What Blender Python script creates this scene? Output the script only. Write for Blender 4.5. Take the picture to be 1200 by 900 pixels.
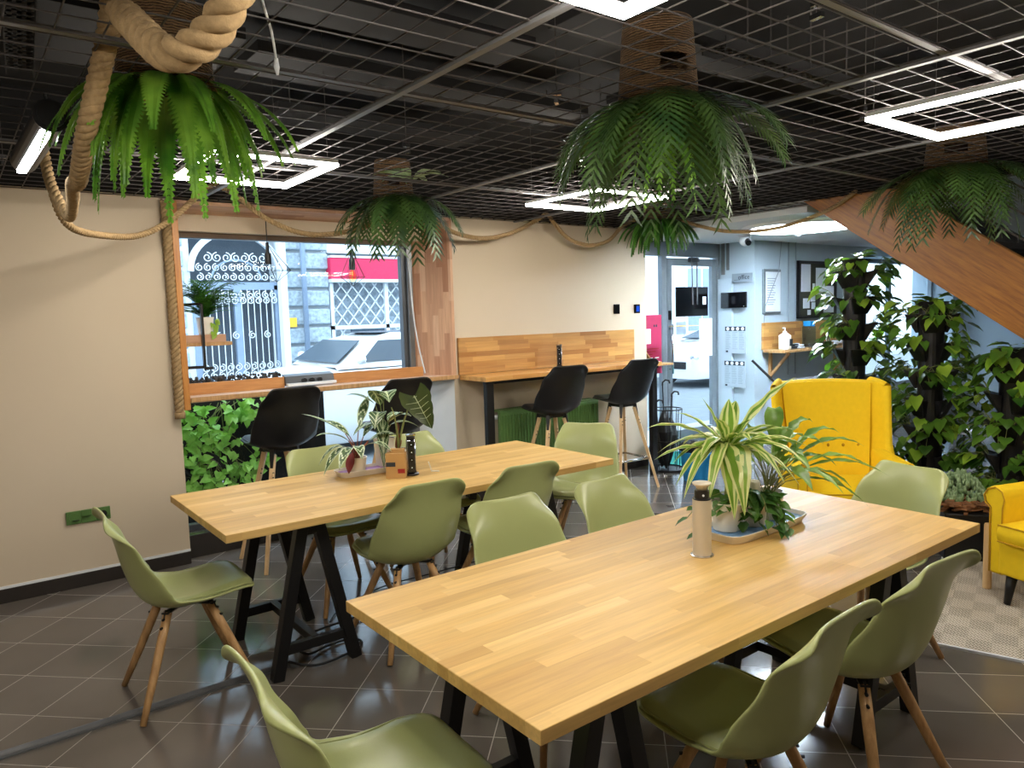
import bpy, math, random
from mathutils import Vector, Matrix, noise
R = math.radians
PI = math.pi
scene = bpy.context.scene
for o in list(bpy.data.objects): bpy.data.objects.remove(o)
col = scene.collection
random.seed(7)

# ------------------------------------------------------------------ camera
def setup_camera():
    yaw, pitch, roll, f = 0.919125, -0.0925064, -0.0297087, 865.81
    fw = Vector((math.cos(yaw)*math.cos(pitch), math.sin(yaw)*math.cos(pitch), math.sin(pitch)))
    rt = Vector((math.sin(yaw), -math.cos(yaw), 0)); up = rt.cross(fw)
    c, s = math.cos(roll), math.sin(roll)
    rt2 = c*rt+s*up; up2 = -s*rt+c*up
    cam = bpy.data.cameras.new('camera'); co = bpy.data.objects.new('camera', cam); col.objects.link(co)
    m = Matrix((( rt2.x, up2.x, -fw.x, 0), (rt2.y, up2.y, -fw.y, 0), (rt2.z, up2.z, -fw.z, 1.6), (0, 0, 0, 1)))
    co.matrix_world = m
    cam.sensor_width = 36; cam.lens = f/1200*36; cam.clip_start = .02; cam.clip_end = 200
    scene.camera = co
setup_camera()

# ------------------------------------------------------------------ world and exposure
scene.view_settings.view_transform = 'Standard'; scene.view_settings.look = 'None'
scene.view_settings.gamma = 1; scene.view_settings.use_curve_mapping = False
scene.view_settings.exposure = 1.42
SKY = 1.9
LED = 50.0
w = bpy.data.worlds.new('sky'); scene.world = w; w.use_nodes = True
nt = w.node_tree; nt.nodes.clear()
bg = nt.nodes.new('ShaderNodeBackground'); ow = nt.nodes.new('ShaderNodeOutputWorld')
bg.inputs[0].default_value = (.72, .87, 1.0, 1); bg.inputs[1].default_value = SKY
nt.links.new(bg.outputs[0], ow.inputs[0])

# ------------------------------------------------------------------ node helpers
def lin(r, g, b):
    f = lambda c: ((c/255+.055)/1.055)**2.4 if c > 10 else c/255/12.92
    return (f(r), f(g), f(b), 1)
class NT:
    def __init__(s, name):
        s.m = bpy.data.materials.new(name); s.m.use_nodes = True; s.t = s.m.node_tree
        s.b = s.t.nodes['Principled BSDF']; s.out = s.t.nodes['Material Output']
    def n(s, typ, **kw):
        nd = s.t.nodes.new('ShaderNode'+typ)
        for k, v in kw.items(): setattr(nd, k, v)
        return nd
    def l(s, a, b): s.t.links.new(a, b)
    def math(s, op, a, b=None, c=None):
        nd = s.n('Math', operation=op)
        for i, v in enumerate((a, b, c)):
            if v is None: continue
            if isinstance(v, (int, float)): nd.inputs[i].default_value = v
            else: s.l(v, nd.inputs[i])
        return nd.outputs[0]
    def coord(s, kind='Object'):
        return s.n('TexCoord').outputs[kind]
    def xyz(s, v):
        nd = s.n('SeparateXYZ'); s.l(v, nd.inputs[0]); return nd.outputs
    def comb(s, x, y, z=0):
        nd = s.n('CombineXYZ')
        for i, v in enumerate((x, y, z)):
            if isinstance(v, (int, float)): nd.inputs[i].default_value = v
            else: s.l(v, nd.inputs[i])
        return nd.outputs[0]
    def noise(s, v, scale, detail=3, rough=.5):
        nd = s.n('TexNoise'); s.l(v, nd.inputs['Vector']); nd.inputs['Scale'].default_value = scale
        nd.inputs['Detail'].default_value = detail; nd.inputs['Roughness'].default_value = rough
        return nd.outputs['Fac']
    def ramp(s, f, stops):
        nd = s.n('ValToRGB'); s.l(f, nd.inputs[0]); e = nd.color_ramp.elements
        while len(e) < len(stops): e.new(.5)
        for i, (p, c) in enumerate(stops): e[i].position = p; e[i].color = c
        return nd.outputs[0]
    def mix(s, f, a, b, typ='MIX'):
        nd = s.n('Mix', data_type='RGBA', blend_type=typ)
        for i, v in ((0, f), (6, a), (7, b)):
            if isinstance(v, (int, float)): nd.inputs[i].default_value = v
            elif isinstance(v, tuple): nd.inputs[i].default_value = v
            else: s.l(v, nd.inputs[i])
        return nd.outputs[2]
    def bump(s, h, strength=.3, dist=.002):
        nd = s.n('Bump'); s.l(h, nd.inputs['Height']); nd.inputs['Strength'].default_value = strength
        nd.inputs['Distance'].default_value = dist; s.l(nd.outputs[0], s.b.inputs['Normal'])
    def set(s, **kw):
        nm = dict(color='Base Color', rough='Roughness', metal='Metallic', spec='Specular IOR Level', coat='Coat Weight',
                  sheen='Sheen Weight', em='Emission Color', es='Emission Strength')
        for k, v in kw.items():
            i = s.b.inputs[nm[k]]
            if isinstance(v, (int, float, tuple)): i.default_value = v
            else: s.l(v, i)
        return s
def plain(name, c, rough=.5, metal=0, var=.06, scale=8, bump=0, bscale=60, spec=.5):
    t = NT(name); v = t.coord()
    f = t.noise(v, scale, 3)
    lo = tuple(x*(1-var) for x in c[:3])+(1,); hi = tuple(min(1, x*(1+var)) for x in c[:3])+(1,)
    t.set(color=t.ramp(f, [(.3, lo), (.7, hi)]), rough=rough, metal=metal, spec=spec)
    if bump: t.bump(t.noise(v, bscale, 4), bump, .002)
    return t.m
def block_wood(name, la, wa, cols, w=.045, L=.42, rough=.38, third=None, grain=1.0):
    """butcher block of glued staves: la = axis along the staves, wa = axis across them"""
    t = NT(name); v = t.coord(); x = t.xyz(v); X = {'x': x[0], 'y': x[1], 'z': x[2]}
    a, b = X[la], X[wa]
    row = t.math('FLOOR', t.math('DIVIDE', t.math('ADD', b, 7.013), w))
    wn = t.n('TexWhiteNoise', noise_dimensions='1D'); t.l(row, wn.inputs['W'])
    sh = t.math('MULTIPLY', wn.outputs['Value'], 3.7)
    cl = t.math('FLOOR', t.math('DIVIDE', t.math('ADD', t.math('ADD', a, 9.0), sh), L))
    wn2 = t.n('TexWhiteNoise', noise_dimensions='3D'); t.l(t.comb(row, cl, 0), wn2.inputs['Vector'])
    n = len(cols)
    base = t.ramp(wn2.outputs['Value'], [(i/(n-1), c) for i, c in enumerate(cols)])
    o = {'x': 0, 'y': 0, 'z': 0}
    sc = {k: (1.6 if k == la else 30) for k in 'xyz'}
    mp = t.n('Mapping'); t.l(v, mp.inputs[0]); mp.inputs['Scale'].default_value = (sc['x'], sc['y'], sc['z'])
    t.l(t.comb(t.math('MULTIPLY', wn2.outputs['Value'], 13), 0, 0), mp.inputs['Location'])
    g = t.noise(mp.outputs[0], 2.2, 5, .6)
    c = t.mix(.5*grain, base, t.ramp(g, [(.3, (.55, .5, .45, 1)), (.7, (1, 1, 1, 1))]), 'MULTIPLY')
    t.set(color=c, rough=t.math('ADD', t.math('MULTIPLY', g, .2), rough-.1))
    t.bump(g, .08, .001)
    return t.m
def grain_wood(name, la, c1, c2, rough=.45, scale=3, stretch=14, rx=0):
    t = NT(name); v = t.coord()
    sc = {k: (1.2 if k == la else stretch) for k in 'xyz'}
    mp = t.n('Mapping'); t.l(v, mp.inputs[0]); mp.inputs['Scale'].default_value = (sc['x'], sc['y'], sc['z'])
    if rx:
        m0 = t.n('Mapping'); t.l(v, m0.inputs[0]); m0.inputs['Rotation'].default_value = (R(rx), 0, 0); t.l(m0.outputs[0], mp.inputs[0])
    g = t.noise(mp.outputs[0], scale, 6, .65)
    t.set(color=t.ramp(g, [(.3, c1), (.7, c2)]), rough=rough); t.bump(g, .12, .001)
    return t.m
def emit(name, c, s):
    t = NT(name); t.set(color=(.9, .9, .9, 1), em=c, es=s); return t.m
def leafmat(name, c1, c2, rough=.4, trans=.3, scale=9):
    t = NT(name); v = t.coord(); f = t.noise(v, scale, 2)
    c = t.ramp(f, [(.3, c1), (.7, c2)]); t.set(color=c, rough=rough)
    tr = t.n('BsdfTranslucent'); t.l(t.mix(.5, c, (.45, .75, .1, 1), 'MULTIPLY'), tr.inputs[0])
    mx = t.n('MixShader'); mx.inputs[0].default_value = trans
    t.l(t.b.outputs[0], mx.inputs[1]); t.l(tr.outputs[0], mx.inputs[2]); t.l(mx.outputs[0], t.out.inputs[0])
    return t.m
def glassmat(name, tint=(1, 1, 1, 1)):
    t = NT(name); tr = t.n('BsdfTransparent'); tr.inputs[0].default_value = tint
    gl = t.n('BsdfGlossy'); gl.inputs['Roughness'].default_value = .02
    lw = t.n('LayerWeight'); f = t.math('ADD', t.math('MULTIPLY', t.math('POWER', lw.outputs['Facing'], 5), .3), .010)
    mx = t.n('MixShader'); t.l(f, mx.inputs[0]); t.l(tr.outputs[0], mx.inputs[1]); t.l(gl.outputs[0], mx.inputs[2])
    t.l(mx.outputs[0], t.out.inputs[0]); return t.m

# ------------------------------------------------------------------ materials
M = {}
M['top'] = block_wood('oiled_oak_block_x', 'x', 'y', [lin(208, 168, 98), lin(224, 184, 112), lin(216, 175, 104), lin(232, 196, 126), lin(200, 158, 90), lin(228, 190, 118)], .05, .5, .5)
M['panel_z'] = block_wood('rose_wood_block_z', 'z', 'y', [lin(188, 142, 110), lin(216, 172, 138), lin(202, 156, 124), lin(176, 124, 92), lin(222, 182, 150)], .04, .34, .5)
M['panel_x'] = block_wood('rose_wood_block_x', 'x', 'y', [lin(196, 150, 118), lin(220, 178, 146), lin(206, 162, 130), lin(184, 134, 104)], .035, .5, .5)
M['bar_x'] = block_wood('honey_wood_block_x', 'x', 'y', [lin(212, 150, 76), lin(232, 176, 100), lin(196, 132, 60), lin(222, 168, 98)], .042, .4, .4)
M['bar_xz'] = block_wood('honey_wood_block_xz', 'x', 'z', [lin(190, 138, 74), lin(214, 166, 98), lin(170, 116, 58), lin(206, 160, 96), lin(160, 108, 56)], .042, .34, .45)
M['trim_wood'] = grain_wood('amber_trim_wood', 'z', lin(170, 105, 45), lin(205, 145, 75))
M['trim_wood_x'] = grain_wood('amber_trim_wood_x', 'x', lin(176, 118, 66), lin(206, 150, 92))
M['leg_wood'] = grain_wood('beech_leg_wood', 'z', lin(164, 122, 76), lin(208, 166, 114))
M['leg_pale'] = grain_wood('pale_beech_leg_wood', 'z', lin(205, 165, 115), lin(232, 198, 150))
M['beam'] = grain_wood('oak_veneer_beam', 'y', lin(116, 68, 14), lin(164, 106, 28), .45, 4, 16, rx=-35)
M['olive'] = plain('olive_plastic', lin(166, 173, 115), .3, var=.02)
M['olive_pad'] = plain('olive_leatherette', lin(150, 157, 104), .3, var=.03, bump=.06, bscale=220)
M['black_plastic'] = plain('black_plastic', lin(22, 22, 24), .38, var=.05)
M['black_metal'] = plain('black_powder_coat', lin(20, 20, 22), .42, .2, var=.05)
M['grey_metal'] = plain('grey_metal', lin(120, 122, 125), .4, .6)
M['wire'] = plain('galvanised_wire', lin(66, 61, 60), .6, .1)
M['barmetal'] = plain('dull_steel_bar', lin(112, 112, 114), .5, .3)
M['chrome'] = plain('chrome', lin(200, 200, 205), .15, 1, var=.01)
M['black_void'] = plain('black_paint', lin(9, 8, 10), .9)
M['dark_board'] = plain('dark_grey_board', lin(21, 20, 22), .85, var=.15, scale=3)
M['white'] = plain('white_ceramic', lin(232, 226, 214), .35, var=.02)
M['white_paint'] = plain('white_paint', lin(222, 226, 230), .6, var=.02)
M['alu'] = plain('grey_aluminium', lin(120, 130, 138), .4, .3)
M['dark_alu'] = plain('dark_grey_aluminium', lin(78, 82, 88), .4, .3)
M['green_paint'] = plain('green_paint', lin(84, 118, 62), .4)
M['soil'] = plain('soil', lin(50, 34, 24), .95, var=.4, scale=60, bump=.8, bscale=90)
M['glass'] = glassmat('window_glass', (.95, .98, 1, 1))
M['amber_glass'] = glassmat('amber_bulb_glass', (1, .9, .6, 1))
M['ledge'] = block_wood('pale_ledge_block', 'x', 'y', [lin(214, 178, 150), lin(232, 204, 180), lin(222, 190, 164)], .04, .5, .4)
M['yellow'] = plain('mustard_yellow_fabric', lin(236, 198, 6), .8, var=.03, scale=30, bump=.15, bscale=500)
M['yellow_seam'] = plain('mustard_piping', lin(190, 145, 8), .8)
M['purple'] = plain('purple_lining', lin(170, 120, 180), .5)
M['blue_lining'] = plain('blue_lining', lin(120, 160, 205), .5)
M['card'] = plain('kraft_cardboard', lin(190, 150, 95), .85)
M['red'] = plain('red_print', lin(150, 30, 25), .6)
M['pink'] = plain('magenta_poster', lin(176, 42, 84), .6, var=.03)
M['paper'] = plain('paper', lin(225, 232, 240), .7, var=.01)
M['ink'] = plain('dark_ink', lin(40, 50, 62), .6)
M['greyink'] = plain('grey_print', lin(140, 155, 168), .7)
M['yel_print'] = plain('yellow_print', lin(240, 195, 60), .6)
M['blue'] = plain('blue_plastic', lin(30, 140, 205), .35)
M['screen'] = plain('black_glass_screen', lin(12, 13, 16), .12, var=.02)
M['screen_blue'] = plain('blue_lit_screen', lin(20, 60, 150), .2)
M['rope_old'] = plain('jute', lin(156, 130, 92), .95, var=.2, scale=60, bump=1, bscale=260)
M['LED'] = emit('led_diffuser', (1.0, .93, .82, 1), LED)
M['lamp_white'] = emit('cool_led_disc', (.82, .92, 1, 1), 17.0)
M['tube_led'] = emit('tube_led', (.95, .97, 1, 1), 14.0)
def wall_mat(name, c):
    t = NT(name); v = t.coord(); f = t.noise(v, .9, 4)
    t.set(color=t.ramp(f, [(.3, tuple(x*.95 for x in c[:3])+(1,)), (.7, c)]), rough=.75)
    t.bump(t.noise(v, 90, 4), .05, .002); return t.m
M['wall'] = wall_mat('beige_wall_paint', lin(206, 190, 166))
M['wall_cool'] = wall_mat('daylight_tinted_wall_paint', lin(182, 200, 212))  # bluish cast of daylight put into the entry wall colour
M['poster_sheet'] = plain('grey_blue_poster_sheet', lin(172, 188, 200), .7, var=.02)
M['ceil_white'] = wall_mat('white_ceiling_paint', lin(215, 222, 228))
def tile_mat():
    t = NT('dark_floor_tiles'); x = t.xyz(t.coord())
    p = t.math('DIVIDE', t.math('SUBTRACT', t.math('ADD', x[0], x[1]), 4.65), .455)
    q = t.math('DIVIDE', t.math('SUBTRACT', t.math('SUBTRACT', x[1], x[0]), 3.39), .455)
    def line(u, wd):
        f = t.math('ABSOLUTE', t.math('SUBTRACT', t.math('FRACT', u), .5))
        return t.math('GREATER_THAN', f, .5-wd)
    g = t.math('MAXIMUM', line(p, .006), line(q, .006))
    wn = t.n('TexWhiteNoise', noise_dimensions='2D'); t.l(t.comb(t.math('FLOOR', p), t.math('FLOOR', q)), wn.inputs['Vector'])
    base = t.ramp(wn.outputs['Value'], [(0, lin(98, 92, 86)), (1, lin(108, 101, 95))])
    v = t.coord(); n1 = t.noise(v, 3, 5)
    base = t.mix(.35, base, t.ramp(n1, [(.3, (.6, .6, .6, 1)), (.7, (1, 1, 1, 1))]), 'MULTIPLY')
    t.set(color=t.mix(g, base, lin(168, 160, 152)), rough=t.math('ADD', t.math('MULTIPLY', g, .4), t.math('MULTIPLY', t.noise(v, 2, 3), .26)), spec=.5)
    t.bump(t.math('ADD', t.math('MULTIPLY', g, -1), t.math('MULTIPLY', t.noise(v, 1.6, 2), .6)), .12, .002)
    return t.m
M['tiles'] = tile_mat()
M['base_tile'] = plain('dark_skirting_tile', lin(50, 46, 44), .2)
def rug_mat():
    t = NT('herringbone_rug'); x = t.xyz(t.coord())
    cx = t.math('FLOOR', t.math('DIVIDE', x[0], .13)); cy = t.math('FLOOR', t.math('DIVIDE', x[1], .1))
    ch = t.math('MODULO', t.math('ADD', t.math('ADD', cx, cy), 200), 2)
    z = t.math('PINGPONG', x[0], .016)
    s = t.math('FRACT', t.math('DIVIDE', t.math('ADD', x[1], z), .014))
    st = t.math('GREATER_THAN', s, t.math('SUBTRACT', .60, t.math('MULTIPLY', ch, .16)))
    c = t.mix(st, lin(222, 214, 200), lin(112, 103, 92))
    t.set(color=c, rough=.95); t.bump(st, .4, .003); return t.m
M['rug'] = rug_mat()
def basket_mat():
    t = NT('woven_seagrass'); v = t.coord(); x = t.xyz(v)
    w1 = t.n('TexWave', wave_type='BANDS', bands_direction='Z'); t.l(v, w1.inputs[0]); w1.inputs['Scale'].default_value = 34; w1.inputs['Distortion'].default_value = 4
    nz = t.noise(v, 90, 3)
    h = t.math('ADD', t.math('MULTIPLY', w1.outputs['Fac'], .6), t.math('MULTIPLY', nz, .6))
    t.set(color=t.ramp(h, [(.3, lin(66, 48, 32)), (.8, lin(142, 110, 76))]), rough=.9); t.bump(h, 1, .008); return t.m
M['basket'] = basket_mat()
M['fern'] = leafmat('fern_green', lin(60, 116, 32), lin(136, 184, 66), .35, .3)
M['fern_deep'] = leafmat('deep_fern_green', lin(36, 84, 28), lin(84, 140, 50), .35, .25)
M['palm'] = leafmat('palm_green', lin(32, 60, 30), lin(82, 112, 54), .35, .2)
M['pothos'] = leafmat('pothos_green', lin(36, 74, 26), lin(100, 140, 48), .28, .2, 5)
M['pothos_lime'] = leafmat('pothos_lime', lin(110, 150, 40), lin(165, 195, 70), .3, .3, 5)
M['lime'] = leafmat('lime_leaf', lin(120, 185, 60), lin(185, 232, 110), .45, .3)
M['strap_green'] = leafmat('strap_leaf_green', lin(88, 134, 38), lin(144, 180, 66), .35, .25)
M['strap_cream'] = leafmat('strap_leaf_cream', lin(205, 210, 130), lin(228, 230, 165), .35, .25)
M['lily'] = leafmat('peace_lily_green', lin(84, 130, 50), lin(150, 185, 90), .35, .25)
M['ivy'] = leafmat('dark_ivy_green', lin(44, 84, 38), lin(104, 148, 60), .35, .2)
M['calathea'] = leafmat('calathea_green', lin(40, 74, 40), lin(86, 112, 66), .35, .15, 30)
M['alocasia'] = leafmat('alocasia_green', lin(44, 62, 30), lin(84, 96, 44), .35, .15)
M['vein'] = leafmat('pale_vein', lin(190, 205, 170), lin(215, 225, 190), .4, .1)
M['under_red'] = leafmat('reddish_leaf_underside', lin(110, 30, 40), lin(150, 60, 60), .5, .1)
M['stem'] = plain('plant_stem', lin(122, 130, 72), .5)
M['stem_red'] = plain('reddish_stem', lin(140, 80, 55), .5)
M['jade'] = leafmat('jade_leaf', lin(110, 140, 96), lin(160, 186, 140), .35, .1, 20)
M['bark'] = plain('bark_chips', lin(140, 96, 62), .9, var=.45, scale=14, bump=.6, bscale=60)
M['stone'] = plain('pale_rusticated_stone', lin(158, 172, 182), .85, var=.28, scale=16, bump=1, bscale=12)
M['stone_white'] = plain('whitewashed_plaster', lin(214, 220, 224), .85, var=.06, scale=2, bump=.4, bscale=20)
M['asphalt'] = plain('asphalt', lin(120, 128, 134), .9, var=.1, scale=5)
M['pavement'] = plain('pavement', lin(170, 176, 180), .9, var=.08, scale=4)
M['gate_blue'] = plain('blue_grey_gate_paint', lin(132, 150, 172), .5)
M['gate_dark'] = plain('dark_hallway', lin(84, 94, 104), .9)
M['iron_white'] = plain('white_wrought_iron', lin(212, 218, 222), .5)
M['carwhite'] = plain('white_car_paint', lin(224, 228, 232), .12, var=.01)
M['carglass'] = plain('dark_car_window', lin(62, 76, 88), .25, var=.02, spec=.4)
M['rubber'] = plain('rubber', lin(28, 28, 30), .8)
M['awning'] = plain('crimson_shop_fascia', lin(206, 30, 78), .5, var=.05)
M['shade'] = plain('taupe_blind_fabric', lin(104, 86, 72), .8, var=.04)
M['teal'] = plain('teal_door_mat', lin(20, 120, 112), .9)
M['gravel'] = plain('dark_gravel', lin(60, 58, 58), .9, var=.5, scale=50)
M['dark_cloth'] = plain('black_umbrella_cloth', lin(20, 22, 24), .6, var=.2)
M['clear'] = glassmat('clear_plastic', (.62, .74, .85, 1))
M['cork'] = plain('dark_felt_board', lin(62, 64, 52), .9)
M['metal_brush'] = plain('brushed_champagne_metal', lin(206, 197, 180), .45, .4, var=.03)

# ------------------------------------------------------------------ mesh builder
class MB:
    def __init__(s): s.v = []; s.f = []; s.mi = []
    def add(s, vs, fs, mi=0):
        n = len(s.v); s.v.extend([tuple(p) for p in vs])
        for f in fs: s.f.append(tuple(i+n for i in f)); s.mi.append(mi)
    def box(s, x0, x1, y0, y1, z0, z1, mi=0):
        v = [(x, y, z) for z in (z0, z1) for y in (y0, y1) for x in (x0, x1)]
        s.add(v, [(0, 2, 3, 1), (4, 5, 7, 6), (0, 1, 5, 4), (2, 6, 7, 3), (0, 4, 6, 2), (1, 3, 7, 5)], mi); return s
    def bar(s, a, b, w, h=None, mi=0, up=(0, 0, 1), w2=None, h2=None):
        a = Vector(a); b = Vector(b); h = w if h is None else h; w2 = w if w2 is None else w2; h2 = h if h2 is None else h2
        d = (b-a).normalized(); u = Vector(up)
        if abs(d.dot(u)) > .98: u = Vector((0, 1, 0))
        r = d.cross(u).normalized(); u = r.cross(d)
        v = []
        for p, ww, hh in ((a, w, h), (b, w2, h2)):
            for sx, sz in ((-1, -1), (1, -1), (1, 1), (-1, 1)): v.append(p+r*sx*ww/2+u*sz*hh/2)
        s.add(v, [(0, 1, 2, 3), (7, 6, 5, 4), (0, 4, 5, 1), (1, 5, 6, 2), (2, 6, 7, 3), (3, 7, 4, 0)], mi); return s
    def tube(s, pts, r, n=8, mi=0, cap=True, ph=0):
        pts = [Vector(p) for p in pts]; k = len(pts); rs = r if isinstance(r, (list, tuple)) else [r]*k
        fr = None; rings = []
        for i, p in enumerate(pts):
            t = (pts[min(i+1, k-1)]-pts[max(i-1, 0)]).normalized()
            if fr is None:
                fr = t.orthogonal().normalized()
            fr = (fr-t*fr.dot(t)).normalized(); b = t.cross(fr)
            rings.append([p+(fr*math.cos(2*PI*j/n+ph)+b*math.sin(2*PI*j/n+ph))*rs[i] for j in range(n)])
        v = [q for g in rings for q in g]; f = []
        for i in range(k-1):
            for j in range(n): f.append((i*n+j, i*n+(j+1) % n, (i+1)*n+(j+1) % n, (i+1)*n+j))
        if cap: f.append(tuple(range(n-1, -1, -1))); f.append(tuple((k-1)*n+j for j in range(n)))
        s.add(v, f, mi); return s
    def lathe(s, prof, c=(0, 0, 0), n=24, mi=0, sq=None, closed=False):
        c = Vector(c); v = []; k = len(prof)
        for r, z in prof:
            for j in range(n):
                a = 2*PI*j/n; x, y = math.cos(a), math.sin(a)
                if sq:
                    q = (abs(x)**sq+abs(y)**sq)**(-1/sq); x, y = x*q, y*q
                v.append(c+Vector((r*x, r*y, z)))
        f = []
        for i in range(k-1):
            for j in range(n): f.append((i*n+j, i*n+(j+1) % n, (i+1)*n+(j+1) % n, (i+1)*n+j))
        if prof[0][0] > 1e-5 and not closed: f.append(tuple(range(n-1, -1, -1)))
        if prof[-1][0] > 1e-5 and not closed: f.append(tuple((k-1)*n+j for j in range(n)))
        s.add(v, f, mi); return s
    def grid(s, fn, nu, nv, mi=0):
        v = [fn(i/nu, j/nv) for j in range(nv+1) for i in range(nu+1)]
        f = [(j*(nu+1)+i, j*(nu+1)+i+1, (j+1)*(nu+1)+i+1, (j+1)*(nu+1)+i) for j in range(nv) for i in range(nu)]
        if callable(mi):
            n = len(s.v); s.v.extend([tuple(p) for p in v])
            for q, ff in enumerate(f): s.f.append(tuple(i+n for i in ff)); s.mi.append(mi(q % nu, q//nu))
        else: s.add(v, f, mi)
        return s
    def ico(s, c, r, mi=0, sc=(1, 1, 1), n=8, m=5):
        c = Vector(c)
        pr = [(math.sin(PI*i/m), -math.cos(PI*i/m)) for i in range(m+1)]
        v = []; f = []
        for a, z in pr:
            for j in range(n): v.append(c+Vector((a*math.cos(2*PI*j/n)*sc[0], a*math.sin(2*PI*j/n)*sc[1], z*sc[2]))*r)
        for i in range(m):
            for j in range(n): f.append((i*n+j, i*n+(j+1) % n, (i+1)*n+(j+1) % n, (i+1)*n+j))
        s.add(v, f, mi); return s
    def leaf(s, path, wfn, n=8, cols=4, fold=.25, mi=0, up=(0, 0, 1), wave=0):
        """leaf blade along a path function t->Vector, half width wfn(t)"""
        P = [Vector(path(i/n)) for i in range(n+1)]; u0 = Vector(up); fr = []
        for i in range(n+1):
            t = (P[min(i+1, n)]-P[max(i-1, 0)]).normalized()
            r = t.cross(u0)
            if r.length < .05: r = fr[-1][0] if fr else t.orthogonal()
            r.normalize(); fr.append((r, r.cross(t)))
        def fn(a, b):
            i = int(round(b*n)); r, up_ = fr[i]; x = a*2-1; ww = wfn(b)
            return P[i]+r*x*ww+up_*(abs(x)*ww*fold+(wave*ww*math.sin(b*23+x*2) if wave else 0))
        s.grid(fn, cols, n, mi); return s
    def build(s, name, mats, parent=None, smooth=False, bevel=0, world=False, solid=0, sub=0, label=None, segs=2):
        me = bpy.data.meshes.new(name)
        off = Vector((0, 0, 0))
        if world and parent is not None: off = parent.location if parent.parent is None else parent.location+parent.parent.location
        me.from_pydata([tuple(Vector(p)-off) for p in s.v] if off.length else s.v, [], s.f)
        if not isinstance(mats, (list, tuple)): mats = [mats]
        for m in mats: me.materials.append(m)
        if len(mats) > 1: me.polygons.foreach_set('material_index', s.mi)
        if smooth: me.polygons.foreach_set('use_smooth', [True]*len(me.polygons))
        me.update()
        o = bpy.data.objects.new(name, me); col.objects.link(o)
        if parent is not None: o.parent = parent
        if solid:
            md = o.modifiers.new('thick', 'SOLIDIFY'); md.thickness = solid; md.offset = 0
        if sub:
            md = o.modifiers.new('sub', 'SUBSURF'); md.levels = sub; md.render_levels = sub
        if bevel:
            md = o.modifiers.new('bevel', 'BEVEL'); md.width = bevel; md.segments = segs; md.limit_method = 'ANGLE'; md.angle_limit = R(35)
            me.polygons.foreach_set('use_smooth', [True]*len(me.polygons))
            wn = o.modifiers.new('wn', 'WEIGHTED_NORMAL'); wn.keep_sharp = True
        if label: o['label'] = label
        return o
def thing(name, label, cat, loc=(0, 0, 0), rz=0, group=None):
    o = bpy.data.objects.new(name, None); o.empty_display_size = .1; col.objects.link(o)
    o.location = loc; o.rotation_euler = (0, 0, rz); return tag(o, label, cat, group)
def tag(o, label, cat, group=None, kind=None):
    o['label'] = label; o['category'] = cat
    if group: o['group'] = group
    if kind: o['kind'] = kind
    return o
def struct(o, name=None):
    o['kind'] = 'structure'; return o
def dup(root, loc, rz, label, group=None):
    def cp(o, par):
        c = o.copy(); col.objects.link(c)
        if par is not None: c.parent = par
        for ch in o.children: cp(ch, c)
        return c
    r = cp(root, None); r.location = loc; r.rotation_euler = (0, 0, rz); r['label'] = label
    if group: r['group'] = group
    return r
def V(*a): return Vector(a)
def bez(p0, p1, p2):
    p0, p1, p2 = V(*p0), V(*p1), V(*p2)
    return lambda t: p0*(1-t)**2+p1*2*t*(1-t)+p2*t*t
def catmull(pts, k=8):
    P = [V(*p) for p in pts]; out = []
    for i in range(len(P)-1):
        a, b, c, d = P[max(i-1, 0)], P[i], P[i+1], P[min(i+2, len(P)-1)]
        for j in range(k):
            t = j/k
            out.append(.5*((2*b)+(c-a)*t+(2*a-5*b+4*c-d)*t*t+(3*b-a-3*c+d)*t**3))
    out.append(P[-1]); return out
def text(name, s, loc, size, m, parent=None, rot=(PI/2, 0, 0), world=True):
    cu = bpy.data.curves.new(name, 'FONT'); cu.body = s; cu.size = size; cu.extrude = .001; cu.align_x = 'CENTER'; cu.align_y = 'CENTER'
    cu.materials.append(m); o = bpy.data.objects.new(name, cu); col.objects.link(o)
    if parent is not None:
        o.parent = parent; o.location = V(*loc)-parent.location
    else: o.location = loc
    o.rotation_euler = rot
    me = bpy.data.meshes.new_from_object(o.evaluated_get(bpy.context.evaluated_depsgraph_get())); me.name = name
    q = bpy.data.objects.new(name, me); col.objects.link(q); q.parent = o.parent; q.location = o.location.copy(); q.rotation_euler = rot
    bpy.data.objects.remove(o); return q

# ================================================================== SETTING
WY = 5.2; GY = 5.5; GZ = 2.42
struct(MB().box(-2.8, 13, -2.8, 5.62, -.1, 0).build('floor', M['tiles']))
def wallbox(name, m, *bx, bevel=0):
    b = MB()
    for q in bx: b.box(*q)
    return struct(b.build(name, m, bevel=bevel))
# window wall: solid left, column between window and door, lintels
wallbox('wall_window', M['wall'], (-2.8, 1.2, WY, 5.62, 0, 3.1), (3.36, 5.72, WY, 5.62, 0, 3.1), (1.2, 3.36, WY, 5.62, 2.42, 3.1),
        (1.2, 3.36, 5.36, 5.62, 2.235, 2.42))
wallbox('wall_entry', M['wall_cool'], (5.72, 7.5, 5.5, 5.62, 2.36, 3.1), (7.3, 7.62, 5.0, 5.62, 0, 3.1), (7.62, 9.7, 5.0, 5.62, 0, 3.1), (12.5, 12.9, 5.0, 5.62, 0, 3.1), (9.7, 12.5, 5.0, 5.62, 0, .5), (9.7, 12.5, 5.0, 5.62, 2.25, 3.1))
w3 = MB().box(9.7, 12.5, 5.3, 5.36, .5, .56).box(9.7, 12.5, 5.3, 5.36, 2.19, 2.25).box(9.7, 9.76, 5.3, 5.36, .56, 2.19).box(12.44, 12.5, 5.3, 5.36, .56, 2.19).box(11.07, 11.13, 5.3, 5.36, .56, 2.19).build('window_3', M['alu'], bevel=.004); struct(w3)
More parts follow.
